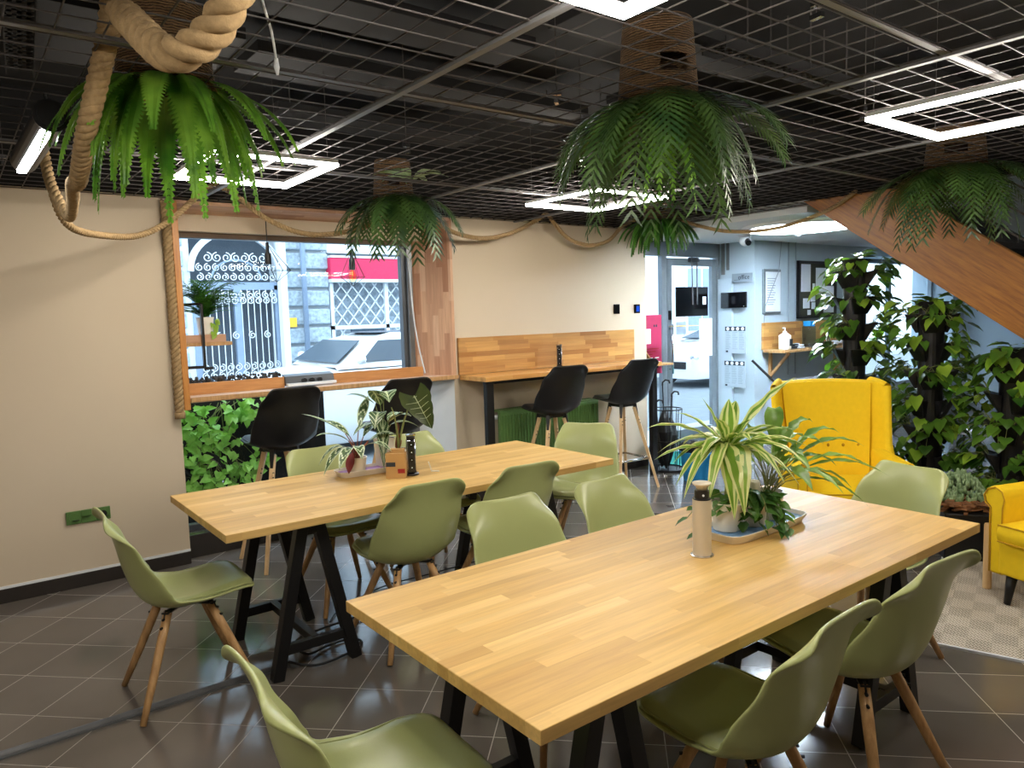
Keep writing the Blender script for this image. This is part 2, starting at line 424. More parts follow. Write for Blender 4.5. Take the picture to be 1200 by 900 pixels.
MB().box(9.76, 12.44, 5.326, 5.334, .56, 2.19).build('pane', M['glass'], w3)
wallbox('wall_left', M['wall'], (-2.9, -2.8, -2.8, 5.62, 0, 3.1))
wallbox('wall_back', M['wall'], (-2.9, 13, -2.9, -2.8, 0, 4.6))
wallbox('wall_right', M['wall_cool'], (12.9, 13, -2.8, 5.62, 0, 4.6))
# splayed plaster reveal under the ledge at the right of the window
rv = MB(); rv.add([(3.36, WY, 0), (3.36, WY, 1.1), (3.16, 5.46, 1.1), (3.16, 5.46, 0), (3.37, 5.46, 0), (3.37, 5.46, 1.1)],
       [(0, 1, 2, 3), (3, 2, 5, 4), (1, 5, 2), (0, 3, 4)])
struct(rv.build('trim_1', M['white_paint']))
# ceilings
wallbox('ceiling', M['black_void'], (-2.8, 5.7, -2.8, WY, 3.0, 3.1))
wallbox('trim_13', M['black_void'], (5.64, 5.72, -2.8, WY, 2.43, 3.0))
wallbox('trim_14', M['black_void'], (-2.8, 5.64, WY-.008, WY, 2.43, 3.0))
wallbox('trim_15', M['black_void'], (-2.8, -2.79, -2.8, WY-.01, 2.43, 3.0))
wallbox('ceiling_entry', M['ceil_white'], (5.6, 12.9, 3.35, 5.5, 2.36, 2.46))
wallbox('ceiling_stair', M['ceil_white'], (5.6, 12.9, -2.8, 3.45, 4.5, 4.6), (5.72, 12.9, 3.35, 3.45, 2.46, 4.5))
wallbox('wall_stair', M['wall_cool'], (5.58, 5.62, -2.8, 3.35, 3.1, 4.5))
struct(MB().box(-2.8, 1.2, WY-.012, WY, 0, .085).build('baseboard_window', M['base_tile'], bevel=.003))
struct(MB().box(3.36, 5.72, WY-.012, WY, 0, .085).build('baseboard_bar', M['base_tile'], bevel=.003))
b = MB(); b.box(-2.8, 1.2, WY-.007, WY, .085, .1); b.box(3.36, 5.72, WY-.007, WY, .085, .1)
struct(b.build('trim_2', M['white_paint']))
# tiled plinth under the shop window, step
b = MB()
for i in range(5): b.box(1.2+i*.4325, 1.2+(i+1)*.4325-.004, 5.30, 5.44, 0, .16)
struct(b.build('trim_3', M['base_tile'], bevel=.003))
# ---- shop window
wf = MB()
for q in ((1.2, 1.255, 2.2, 2.24), (3.10, 3.2, .16, 2.24)): pass
wf.box(1.2, 3.2, GY-.03, GY+.03, .14, .19); wf.box(1.2, 3.2, GY-.03, GY+.03, 2.2, 2.26)
wf.box(1.2, 1.24, GY-.03, GY+.03, .16, 2.24); wf.box(3.05, 3.09, GY-.03, GY+.03, .16, 2.24)
win = wf.build('window_1', M['dark_alu'], bevel=.004); struct(win)
MB().box(1.24, 3.05, GY-.004, GY+.004, .19, 2.2).build('pane', M['glass'], win)
MB().box(3.09, 3.15, GY-.06, GY+.02, .16, 2.3).build('mullion_cover', M['grey_metal'], win, bevel=.004)
struct(MB().box(3.15, 3.36, GY-.03, GY+.08, 0, 2.42).build('trim_4', M['dark_alu']))
# roller blind cassette band above the glass
struct(MB().box(1.24, 3.12, GY-.07, GY-.035, 2.2, 2.36).build('trim_5', M['shade']))
# ---- wooden box frame round the window
wb = thing('window_surround', 'wooden box surround lining the shop window, pinkish staves on the right side and top', 'window surround', (2.2, WY, 1.1))
b = MB(); q = [(WY-.03, 2.385), (5.43, 2.335), (5.43, 2.36), (WY-.03, 2.41)]
b.add([(x, y, z) for x in (1.2, 3.36) for y, z in q], [(0, 1, 2, 3), (7, 6, 5, 4), (0, 4, 5, 1), (1, 5, 6, 2), (2, 6, 7, 3), (3, 7, 4, 0)])
b.build('top_board', M['panel_x'], wb, bevel=.002, world=True)
MB().box(1.24, 3.12, 5.415, 5.435, 2.30, 2.345).build('rear_rail', M['trim_wood_x'], wb, bevel=.002, world=True)
MB().box(1.215, 1.255, WY-.05, 5.44, 1.04, 2.4).build('side_board', M['trim_wood'], wb, bevel=.003, world=True)
b = MB()
q = [(3.34, WY-.03), (3.365, WY-.03), (3.155, 5.45), (3.13, 5.45)]
b.add([(x, y, z) for z in (1.11, 2.40) for x, y in q], [(0, 3, 2, 1), (4, 5, 6, 7), (0, 1, 5, 4), (1, 2, 6, 5), (2, 3, 7, 6), (3, 0, 4, 7)])
b.build('side_panel', M['panel_z'], wb, bevel=.002, world=True, label='pinkish block-wood side panel')
# ---- ledge and trough
lg = thing('window_ledge', 'wooden bar ledge running across the shop window with an amber upstand', 'ledge', (2.2, WY, 1.1))
MB().box(1.255, 3.36, WY-.06, 5.40, 1.085, 1.12).build('board', M['ledge'], lg, bevel=.003, world=True)
MB().box(1.256, 3.36, WY-.068, WY-.06, 1.09, 1.122).build('front_edge', M['leg_wood'], lg, bevel=.002, world=True)
MB().box(1.256, 1.96, 5.33, 5.35, 1.12, 1.20).box(2.34, 3.14, 5.33, 5.35, 1.12, 1.20).build('upstand', M['trim_wood_x'], lg, bevel=.002, world=True)
MB().box(3.14, 3.37, WY-.055, WY, 1.09, 1.115).build('end_bracket', M['trim_wood_x'], lg, world=True)
gv = MB()
for i in range(260):
    x = random.uniform(1.27, 1.95); y = random.uniform(5.355, 5.43); gv.ico((x, y, 1.17+random.uniform(0, .06)), random.uniform(.008, .016), n=5, m=3)
tag(gv.build('gravel', M['gravel'], None), 'dark gravel heaped in the trough behind the window ledge', 'gravel', kind='stuff')
pu = thing('power_unit', 'slanted black three socket power unit let into the window ledge', 'power strip', (2.15, 5.35, 1.13))
b = MB(); b.add([(-.19, -.05, 0), (.19, -.05, 0), (.19, .03, 0), (-.19, .03, 0), (-.19, -.03, .07), (.19, -.03, .07), (.19, .03, .085), (-.19, .03, .085)],
  [(0, 3, 2, 1), (4, 5, 6, 7), (0, 1, 5, 4), (1, 2, 6, 5), (2, 3, 7, 6), (3, 0, 4, 7)])
b.build('housing', M['dark_alu'], pu, bevel=.003)
MB().box(-.19, .19, -.085, -.05, 0, .02).build('front_lip', M['white_paint'], pu, bevel=.002)
for i in range(3):
    MB().tube([(-.05+i*.06, -.042, .035), (-.05+i*.06, -.052, .032)], .021, 14).build('socket', M['black_plastic'], pu, smooth=False)
# ---- spiral rope beside the window
def rope(b, path, r, pitch=.06, sides=7, strands=3, rad=None):
    P = path; k = len(P); L = 0; fr = None; out = [[] for _ in range(strands)]; rr = []
    for i, p in enumerate(P):
        t = (P[min(i+1, k-1)]-P[max(i-1, 0)]).normalized()
        if fr is None: fr = t.orthogonal().normalized()
        fr = (fr-t*fr.dot(t)).normalized(); c = t.cross(fr)
        if i: L += (p-P[i-1]).length
        q = r if rad is None else rad(i/(k-1)); rr.append(q*.50)
        for s in range(strands):
            a = 2*PI*(L/(pitch*q/r)+s/strands)
            out[s].append(p+(fr*math.cos(a)+c*math.sin(a))*q*.54)
    for s in range(strands): b.tube(out[s], rr, sides)
def resample(P, step):
    out = [P[0].copy()]; acc = 0
    for i in range(1, len(P)):
        a, c = P[i-1], P[i]; d = (c-a).length; pos = 0
        while acc+(d-pos) >= step:
            pos += step-acc; out.append(a.lerp(c, pos/d)); acc = 0
        acc += d-pos
    return out
b = MB(); rope(b, resample([V(1.185, WY-.045, 1.02), V(1.185, WY-.045, 2.40)], .008), .03, .10)
b.tube([(1.185, WY-.045, .99), (1.185, WY-.045, 1.03)], .034, 10)
tag(b.build('upright_rope', M['rope_old'], smooth=True), 'thick twisted rope fixed upright along the left edge of the window surround', 'rope')
# ---- entrance glazing
def vbox(b, x0, x1, z0, z1, y=GY, d=.03): b.box(x0, x1, y-d, y+d, z0, z1)
b = MB(); vbox(b, 5.72, 7.3, 2.2, 2.36); vbox(b, 6.28, 6.36, 0, 2.2); vbox(b, 7.24, 7.3, 0, 2.2); vbox(b, 5.72, 5.76, 0, 2.2); vbox(b, 5.76, 6.28, 0, .12)
dwin = b.build('window_2', M['alu'], bevel=.004); struct(dwin)
MB().box(5.76, 6.28, GY-.004, GY+.004, .12, 2.2).build('pane', M['glass'], dwin)
b = MB(); vbox(b, 6.37, 6.45, .02, 2.18, d=.025); vbox(b, 7.16, 7.235, .02, 2.18, d=.025); vbox(b, 6.45, 7.16, 2.1, 2.18, d=.025); vbox(b, 6.45, 7.16, .02, .24, d=.025)
dr = b.build('door_1', M['alu'], bevel=.004); struct(dr)
MB().box(6.45, 7.16, GY-.004, GY+.004, .24, 2.1).build('pane', M['glass'], dr)
MB().tube([(6.40, GY-.07, .9), (6.40, GY-.07, 1.45)], .012, 8).bar((6.40, GY-.07, .95), (6.40, GY-.02, .95), .012).bar((6.40, GY-.07, 1.4), (6.40, GY-.02, 1.4), .012).build('handle', M['chrome'], dr, smooth=True)
MB().box(6.385, 6.415, GY-.045, GY-.025, 1.5, 1.6).build('lock', M['black_plastic'], dr)
struct(MB().box(5.9, 7.25, 4.9, 5.46, 0, .012).build('trim_6', M['teal'], bevel=.003))
# ---- pillar conduit on the return wall
struct(MB().box(7.285, 7.3, 5.40, 5.44, 2.0, 2.36).box(7.285, 7.3, 5.34, 5.37, 2.05, 2.36).build('trim_7', M['grey_metal']))
struct(MB().box(7.262, 7.3, 5.28, 5.5, 0, 1.95).build('trim_8', M['wall_cool'], bevel=.004))

# ================================================================== OPEN MESH CEILING
XB = [-1.28, .05, 1.38, 2.71, 4.04, 5.6]; YB = [-1.4, -.2, 1.12, 2.44, 3.95, 5.18]
holes = [(.68, 2.85, .17), (2.32, 2.03, .165), (2.52, 4.58, .15), (5.27, 4.60, .15), (5.03, 2.0, .17)]
XN = ['far left', 'left', 'centre left', 'centre right', 'right']; YN = ['behind the viewer', 'nearest the viewer', 'over the near table', 'over the back table', 'along the window wall']
for i in range(5):
    for j in range(5):
        if j == 0 and i in (0, 3, 4): continue
        x0, x1, y0, y1 = XB[i]+.02, XB[i+1]-.02, YB[j]+.02, YB[j+1]-.02
        b = MB(); nx = int((x1-x0)/.115); ny = int((y1-y0)/.12)
        def segs(fix, lo, hi, ax):
            cuts = []
            for hx, hy, hr in holes:
                a, c = (hx, hy) if ax == 'y' else (hy, hx)
                if abs(fix-a) < hr-.02:
                    h = math.sqrt(hr*hr-(fix-a)**2); cuts.append((c-h, c+h))
            cuts.sort(); out = []; p = lo
            for a, c in cuts:
                if c < lo or a > hi: continue
                if a > p: out.append((p, a))
                p = max(p, c)
            if p < hi: out.append((p, hi))
            return out
        for k in range(nx+1):
            x = x0+(x1-x0)*k/nx
            for a, c in segs(x, y0, y1, 'y'): b.box(x-.002, x+.002, a, c, GZ-.002, GZ+.002)
        for k in range(ny+1):
            y = y0+(y1-y0)*k/ny
            for a, c in segs(y, x0, x1, 'x'): b.box(a, c, y-.002, y+.002, GZ-.006, GZ-.002)
        tag(b.build('ceiling_grid_panel', M['wire']), 'square wire mesh ceiling panel, %s column, the one %s' % (XN[i], YN[j]), 'ceiling grid', 'wire mesh panels of the open ceiling')
sb = thing('suspension_frame', 'flat steel bars that carry the wire mesh panels of the ceiling', 'ceiling frame', (2, 2, GZ))
for x in XB: MB().box(x-.013, x+.013, -1.4, 5.19, GZ-.012, GZ+.004).build('bar', M['barmetal'], sb, world=True)
for y in YB[:-1]: MB().box(-1.28, 5.6, y-.012, y+.012, GZ-.004, GZ+.010).build('bar', M['barmetal'], sb, world=True)
# hangers
hp = []
hang = None
for i, x in enumerate([.7, 1.97, 2.05, 3.3, 3.4, 4.6, 1.0, 1.9, 2.9, 3.9, 4.9, .3]):
    y = [1.8, 2.24, 1.2, 1.7, 2.9, 1.5, 3.6, 3.3, 3.1, 4.4, 3.4, 4.5][i]; hp.append((x, y))
    if i == 0:
        hang = thing('hanger_wire', 'thin steel wire with a clip holding the mesh ceiling', 'hanger', (x, y, GZ), 0, 'hanger wires of the mesh ceiling')
        MB().tube([(0, 0, .0), (0, 0, .575)], .0022, 5).build('rod', M['wire'], hang)
        MB().box(-.02, .02, -.008, .008, -.002, .012).box(-.008, .008, -.018, .018, .03, .05).build('clip', M['chrome'], hang)
        hang['label'] = 'thin steel hanger wires with clips that hold up the mesh ceiling'
    else: dup(hang, (x, y, GZ), i*.7, 'thin steel hanger wires with clips that hold up the mesh ceiling', 'hanger wires of the mesh ceiling')
# dark panels, tray and ducts in the void
bd = [(-.2, 1.1, 3.2, 3.9, 2.78), (.9, 2.3, 2.75, 3.05, 2.84), (1.2, 3.2, 3.35, 3.7, 2.8), (2.2, 3.6, 2.3, 2.55, 2.84), (1.6, 3.0, 4.2, 4.5, 2.8), (3.2, 5.4, 2.9, 3.2, 2.82), (3.8, 5.3, 4.1, 4.4, 2.8), (.5, 1.2, 1.95, 2.5, 2.86), (4.2, 5.5, 1.9, 2.2, 2.84)]
for i, (a, c, d, e, z) in enumerate(bd):
    bo = MB().box(a, c, d, e, z, z+.05).build('acoustic_board', M['dark_board'], bevel=.004)
    for px_, py_ in ((a+.1, d+.08), (c-.1, e-.08)): MB().tube([(px_, py_, z+.05), (px_, py_, 2.995)], .004, 5).build('drop_rod', M['wire'], bo)
    tag(bo, ['dark grey board above the mesh at the far left', 'long dark board above the mesh left of centre', 'wide dark board above the mesh before the window', 'dark strip board above the mesh beside the big palm', 'dark board above the mesh at the window wall', 'long dark board above the mesh on the right', 'dark board above the mesh in the far right corner', 'short dark board above the mesh behind the fern', 'dark board above the mesh over the staircase side'][i], 'ceiling board', 'dark boards in the ceiling void')
def perf_tray(label, a, b_, w=.12, z=2.72):
    a = V(*a, z); b_ = V(*b_, z); t = thing('cable_tray', label, 'cable tray', a)
    m = MB(); d = (b_-a); L = d.length; d.normalize(); r = V(-d.y, d.x, 0)
    for s in (-1, 1): m.bar(a+r*s*w/2, b_+r*s*w/2, .006, .05)
    for s in (-.3, 0, .3): m.bar(a+r*s*w, b_+r*s*w, .016, .004)
    n = int(L/.05)
    for k in range(n+1): m.bar(a+d*(L*k/n)-r*w/2, a+d*(L*k/n)+r*w/2, .026, .004)
    m.build('tray', M['dark_board'], t, world=True)
    m = MB()
    for k in range(1, 4): 
        p = a+d*(L*k/4)
        for s in (-1, 1): m.tube([p+r*s*w/2, p+r*s*w/2+V(0, 0, 3.0-z)], .004, 5)
    m.build('drop_rod', M['wire'], t, world=True)
perf_tray('perforated dark cable tray above the mesh beyond the large palm basket', (2.7, 2.05), (4.0, 2.05))
perf_tray('perforated dark cable tray above the mesh in the left corner', (.25, 2.5), (.35, 3.9), .1)
# ---- LED frames
def led_frame(x0, x1, y0, y1, label, z=2.345):
    t = thing('led_frame_lamp', label, 'ceiling lamp', ((x0+x1)/2, (y0+y1)/2, z), 0, 'rectangular LED frame lamps')
    w = .018
    rails = [(x0, x1, y0, y0+w), (x0, x1, y1-w, y1), (x0, x0+w, y0+w, y1-w), (x1-w, x1, y0+w, y1-w)]
    m = MB()
    for a, c, d, e in rails: m.box(a, c, d, e, z+.022, z+.04)
    m.build('housing', M['white_paint'], t, world=True)
    m = MB()
    for a, c, d, e in rails: m.box(a, c, d, e, z+.008, z+.022)
    m.build('diffuser', M['LED'], t, world=True)
    m = MB()
    for x in (x0+.05, x1-.05):
        for y in (y0+w/2, y1-w/2): m.tube([(x, y, z+.04), (x, y, 3.0)], .0015, 4)
    m.build('suspension_wire', M['wire'], t, world=True)
led_frame(.80, 1.46, .68, 1.39, 'bright rectangular LED frame lamp at the top centre, nearest the viewer')
led_frame(1.0, 1.6, 3.45, 4.15, 'bright rectangular LED frame lamp behind the fern basket by the window')
led_frame(3.28, 3.94, 3.37, 4.08, 'bright rectangular LED frame lamp behind the large palm basket')
led_frame(3.08, 3.75, .88, 1.585, 'bright rectangular LED frame lamp at the upper right above the near table')
led_frame(4.7, 5.35, -.9, -.2, 'unseen LED frame lamp added outside the picture to brighten the right side')  # unseen lamp, added to brighten the rug and armchairs
led_frame(-1.2, -.55, .88, 1.58, 'bright rectangular LED frame lamp on the left outside the picture')
# ---- tube spot
t = thing('tube_lamp', 'black cylindrical tube lamp with a white strip hanging at the far left', 'ceiling lamp', (.34, 2.98, 2.3))
A, B = V(.345, 2.98, 2.32), V(.32, 3.72, 2.3)
MB().tube([A, A.lerp(B, .04), B], [.055, .05, .05], 20).build('body', M['black_plastic'], t, smooth=False, world=True)
MB().tube([A+V(.0, -.02, .0), A+V(0, .0, 0)], .042, 18).build('end_cap', M['black_metal'], t, world=True)
d = (B-A).normalized(); sd = V(.2, 0, -.98)
MB().bar(A.lerp(B, .06)+sd*.045-V(.022, 0, 0), B-d*.01+sd*.045-V(.022, 0, 0), .032, .018, up=(.0, 0, 1)).build('light_strip', M['tube_led'], t, world=True)
MB().tube([A+V(0, .1, .04), V(.345, 3.08, GZ)], .006, 6).tube([B+V(0, -.1, .04), V(.32, 3.62, GZ)], .006, 6).build('hanger', M['black_metal'], t, world=True)
# ---- ceiling lights beyond the stairs
t = thing('round_ceiling_lamp', 'large bright round lamp on the white ceiling near the stair beam', 'ceiling lamp', (6.45, 3.9, 2.36))
MB().lathe([(.0, -.03), (.50, -.03), (.52, -.02)], (6.45, 3.9, 2.36), 40).build('diffuser', M['lamp_white'], t, world=True)
MB().lathe([(.52, -.03), (.55, -.03), (.55, 0), (.52, 0)], (6.45, 3.9, 2.36), 40).build('rim', M['white_paint'], t, world=True)
t = thing('downlight', 'small oval downlight right of the large round lamp', 'ceiling lamp', (7.3, 3.75, 2.36))
MB().lathe([(.0, -.012), (.16, -.012)], (7.3, 3.75, 2.36), 30).build('diffuser', M['lamp_white'], t, world=True)
MB().lathe([(.16, -.014), (.18, -.012), (.18, 0), (.16, 0)], (7.3, 3.75, 2.36), 30).build('rim', M['white_paint'], t, world=True)
t = thing('security_camera', 'white dome security camera on the entrance ceiling', 'camera', (6.64, 4.67, 2.36))
MB().lathe([(.05, -.03), (.06, -.02), (.06, 0)], (6.64, 4.67, 2.36), 20).build('mount', M['white_paint'], t, smooth=True, world=True)
MB().ico((6.64, 4.66, 2.30), .06, n=18, m=12).build('ball', M['white_paint'], t, smooth=True, world=True)
MB().tube([(6.62, 4.62, 2.29), (6.59, 4.585, 2.265)], .03, 16).build('lens', M['screen'], t, world=True)
tag(MB().lathe([(.02, -.05), (.045, -.03), (.03, -.028), (.03, 0)], (6.95, 4.25, 2.36), 12).build('smoke_detector', M['white_paint'], smooth=True), 'tiny white sprinkler head below the bright round lamp', 'detector')

# ================================================================== TABLES
def trestle(parent, x, y0, y1, h, world_off):
    """A-frames joined by a top beam"""
    for k, y in enumerate((y0, y1)):
        for s in (-1, 1):
            MB().bar((x+s*.035, y, h), (x+s*.19, y, 0), .052, .052, up=(0, 1, 0)).build('leg', M['black_metal'], parent, bevel=.003, world=True)
        xb = .19-.155*(.13/h)
        MB().bar((x-xb+.02, y, .13), (x+xb-.02, y, .13), .035, .045).build('cross_bar', M['black_metal'], parent, bevel=.002, world=True)
        MB().bar((x-.05, y, h-.03), (x+.05, y, h-.03), .05, .06).build('leg_joint', M['black_metal'], parent, bevel=.002, world=True)
    MB().bar((x, y0-.08, h-.0), (x, y1+.08, h-.0), .05, .03).build('top_beam', M['black_metal'], parent, bevel=.002, world=True)
    MB().bar((x, y0, .135), (x, y1, .135), .035, .04).build('stretcher', M['black_metal'], parent, bevel=.002, world=True)
def table(x0, x1, y0, y1, label, a):
    t = thing('trestle_table', label, 'table', ((x0+x1)/2, (y0+y1)/2, 0), 0, 'long wooden tables')
    MB().box(x0, x1, y0, y1, .715, .75).build('tabletop', M['top'], t, bevel=.0025, world=True)
    for x in a: trestle(t, x, y0+.16, y1-.2, .70, 0)
    return t
table(.905, 3.105, 1.125, 2.055, 'large wooden trestle table in the foreground holding the leafy striped plant', (1.25, 2.72))
table(.835, 3.04, 3.03, 3.955, 'long wooden trestle table farther back, near the shop window', (1.25, 2.6))

# ================================================================== SHELL CHAIRS
PR = [(.258, .446), (.212, .455), (.10, .436), (-.01, .414), (-.10, .416), (-.165, .446), (-.206, .51), (-.234, .60), (-.254, .70), (-.274, .78), (-.298, .845)]
def shell_fn(sc=1.0, dz=0.0, top=1.0):
    P = [V(0, y, z) for y, z in PR]; C = catmull([tuple(p) for p in P], 8); n = len(C)-1
    def prof(v):
        q = max(0, min(1, v))*n; i = min(int(q), n-1); return C[i].lerp(C[i+1], q-i)
    def lerp(tab, v):
        for (a, x), (b_, y) in zip(tab, tab[1:]):
            if v <= b_:
                k = (v-a)/(b_-a); k = k*k*(3-2*k); return x+(y-x)*k
        return tab[-1][1]
    W = [(0, .185), (.15, .222), (.42, .238), (.62, .238), (.85, .215), (1, .195)]
    Cc = [(0, .002), (.18, .030), (.36, .066), (.5, .098), (.62, .096), (.8, .050), (1, -.030)]
    def fn(u, v, off=0.0, us=1.0):
        au = abs(u); k1 = max(0, (v-.72)/.28); k0 = max(0, (.22-v)/.22)
        vv = v-.048*au**6*k1+.06*au**5*k0
        p = prof(vv); t = (prof(min(1, vv+.01))-prof(max(0, vv-.01))).normalized(); nn = V(0, t.z, -t.y)
        ww = lerp(W, v)*(1-.06*(k1**2+k0**2)*au**3)
        c = lerp(Cc, v)*au**2.2+off
        return V(u*ww*us*sc, (p.y+nn.y*c)*sc, dz+(p.z+nn.z*c+.022*k1**2*au**2*(1-au**8))*sc)
    return fn
def make_shell(parent, m, sc=1, dz=0):
    fn = shell_fn(sc, dz); b = MB(); b.grid(lambda a, v: fn(a*2-1, v), 14, 30)
    return b.build('shell', m, parent, smooth=True, solid=.013, sub=1)
def make_cushion(parent, m, sc=1, dz=0):
    fn = shell_fn(sc, dz); b = MB()
    def top(a, v):
        u = a*2-1; e = (1-abs(u)**6)*(1-abs(v*2-1)**6); vv = .035+v*.46
        return fn(u*.93, vv, .009+.026*e**.6)
    b.grid(top, 14, 16); b.grid(lambda a, v: fn((1-a*2)*.93, .035+v*.46, .008), 14, 16)
    c = b.build('cushion', m, parent, smooth=True)
    s = MB(); pts = []
    for i in range(41):
        a = 2*PI*i/40; x = math.copysign(abs(math.cos(a))**.35, math.cos(a)); y = math.copysign(abs(math.sin(a))**.35, math.sin(a))
        pts.append(fn(x*.9, .035+(y*.5+.5)*.455, .013))
    s.tube(pts, .003, 6); s.build('piping', m, c, smooth=True); return c
def make_chair():
    t = thing('shell_chair', 'x', 'chair', (0, 0, 0), 0, 'olive green shell chairs')
    make_shell(t, M['olive']); make_cushion(t, M['olive_pad'])
    for sx in (-1, 1):
        for sy in (-1, 1):
            a = V(sx*.085, sy*.085-.01, .395); c = V(sx*.215, sy*.235-.005, 0)
            MB().tube([a, a.lerp(c, .25), a.lerp(c, .6), c+V(0, 0, .004)], [.018, .0185, .0165, .0125], 14).build('leg', M['leg_wood'], t, smooth=True)
            m = MB(); d = (c-a).normalized(); sd = V(sy*d.x*.0, 0, 0)
            m.bar(a+V(0, 0, .012), a+d*.075, .006, .03, up=(sx, sy, 0))
            o = V(-sx*.012, sy*.012, 0)
            for k in (.02, .055):
                p = a+d*k; m.tube([p+V(sx*.012, sy*.012, 0), p+V(sx*.020, sy*.020, 0)], .0055, 8)
            m.build('bracket', M['black_metal'], t)
    MB().bar((-.10, -.11, .398), (.10, .09, .398), .03, .006).bar((.10, -.11, .398), (-.10, .09, .398), .03, .006).box(-.06, .06, -.07, .05, .395, .412).build('base_cross', M['black_metal'], t)
    return t
ch = make_chair(); first = True
CH = [
 (.75, 3.38, -91, 'olive shell chair at the left end of the farther table, by the wall sockets'),
 (.77, 1.60, -93, 'olive shell chair at the left end of the near table, lowest in the picture'),
 (1.69, 1.21, 3, 'olive shell chair on the near side of the near table, left of that pair'),
 (2.33, 1.22, -4, 'olive shell chair on the near side of the near table, right of that pair'),
 (1.78, 2.13, 176, 'olive shell chair backrest behind the near table at its left'),
 (2.36, 2.10, 184, 'olive shell chair backrest behind the near table, next to the striped plant'),
 (3.26, 1.65, 79, 'olive shell chair at the right end of the near table, before the tall armchair'),
 (1.74, 3.205, -3, 'olive shell chair seen from behind at the farther table, left of that pair'),
 (2.33, 3.20, -4, 'olive shell chair seen from behind at the farther table, right of that pair'),
 (1.72, 3.92, 180, 'olive shell chair on the window side of the farther table, behind the calathea'),
 (2.40, 3.97, 182, 'olive shell chair on the window side of the farther table, behind the power tower'),
 (3.24, 3.53, 128, 'olive shell chair turned askew at the right end of the farther table'),
]
for x, y, a, lb in CH:
    if first:
        ch.location = (x, y, 0); ch.rotation_euler = (0, 0, R(a)); ch['label'] = lb; first = False
    else: dup(ch, (x, y, 0), R(a), lb)

def make_stool():
    t = thing('bar_stool', 'x', 'stool', (0, 0, 0), 0, 'black bar stools')
    make_shell(t, M['black_plastic'], .96, .375); make_cushion(t, M['black_plastic'], .96, .375)
    F = {}
    for sx in (-1, 1):
        for sy in (-1, 1):
            a = V(sx*.075, sy*.075, .74); c = V(sx*.225, sy*.225, 0); F[sx, sy] = (a, c)
            m = MB(); m.bar(a, c, .032, .032, up=(sx, -sy, 0), w2=.022, h2=.022)
            m.build('leg', M['leg_pale'], t, bevel=.003)
            d = (c-a).normalized(); m = MB(); m.bar(a+V(0, 0, .05), a+d*.10+V(sx*.004, sy*.004, 0), .036, .036, up=(sx, -sy, 0), w2=.018, h2=.018)
            for k in (.12, .15): p = a+d*k; m.tube([p-V(0, .02, 0), p+V(0, -.0175, 0)], .006, 8)
            m.build('bracket', M['black_plastic'], t)
    pts = []
    for k in ((-1, -1), (1, -1), (1, 1), (-1, 1), (-1, -1)):
        a, c = F[k]; pts.append(a.lerp(c, 1-.27/.74))
    m = MB()
    for p, q in zip(pts, pts[1:]): m.tube([p, q], .010, 8)
    m.build('footrest', M['chrome'], t, smooth=True)
    MB().box(-.09, .09, -.09, .09, .75, .78).build('base_plate', M['black_metal'], t)
    return t
st = make_stool()
ST = [(1.72, 4.84, 2, 'black bar stool with beech legs at the window ledge beside the left vines'),
      (2.56, 4.80, -4, 'black bar stool at the window ledge partly hidden by the dark arrow-shaped leaf'),
      (3.98, 4.68, -10, 'black bar stool at the wall bar before the green radiator, left of two'),
      (4.86, 4.72, -6, 'black bar stool at the wall bar nearest the umbrella stand, the right of two')]
for i, (x, y, a, lb) in enumerate(ST):
    if i == 0: st.location = (x, y, 0); st.rotation_euler = (0, 0, R(a)); st['label'] = lb
    else: dup(st, (x, y, 0), R(a), lb)

# ================================================================== WALL BAR
t = thing('wall_bar_counter', 'wooden wall bar counter with block-wood back panel and black posts', 'counter', (4.45, 5.0, 0))
MB().box(3.40, 5.50, 4.80, WY-.022, 1.075, 1.112).build('countertop', M['bar_x'], t, bevel=.003, world=True)
MB().box(3.40, 5.52, WY-.022, WY, 1.115, 1.425).build('back_panel', M['bar_xz'], t, bevel=.002, world=True)
for x, y in ((3.46, 4.85), (5.42, 4.85)): MB().box(x-.035, x+.035, y-.025, y+.025, 0, 1.075).build('post', M['black_metal'], t, bevel=.003, world=True)
MB().box(3.42, 5.48, 4.83, 4.87, 1.05, 1.075).build('support_rail', M['black_metal'], t, world=True)
# green radiator
t = thing('radiator', 'green painted panel radiator beneath the wall bar', 'radiator', (4.25, 5.12, .12))
x0, x1, z0, z1 = 3.70, 4.86, .16, .78
MB().box(x0, x1, 5.03, 5.07, z0, z1).build('panel', M['green_paint'], t, bevel=.006, world=True)
m = MB(); n = 34
for i in range(n): xx = x0+.03+(x1-x0-.06)*i/(n-1); m.box(xx-.009, xx+.009, 5.022, 5.032, z0+.03, z1-.03)
m.build('ribs', M['green_paint'], t, bevel=.004, world=True)
m = MB(); m.box(x0, x1, 5.03, 5.16, z1, z1+.012)
for i in range(60): xx = x0+.02+(x1-x0-.04)*i/59; m.box(xx-.003, xx+.003, 5.08, 5.15, z1-.002, z1+.014)
m.build('top_grille', M['green_paint'], t, world=True)
MB().tube([(x0+.04, 5.1, z1-.05), (x0-.03, 5.1, z1-.05)], .02, 12).build('valve', M['white_paint'], t, world=True)
MB().box(x0+.1, x0+.14, 5.07, WY-.001, .3, .6).box(x1-.14, x1-.1, 5.07, WY-.001, .3, .6).build('wall_bracket', M['green_paint'], t, world=True)
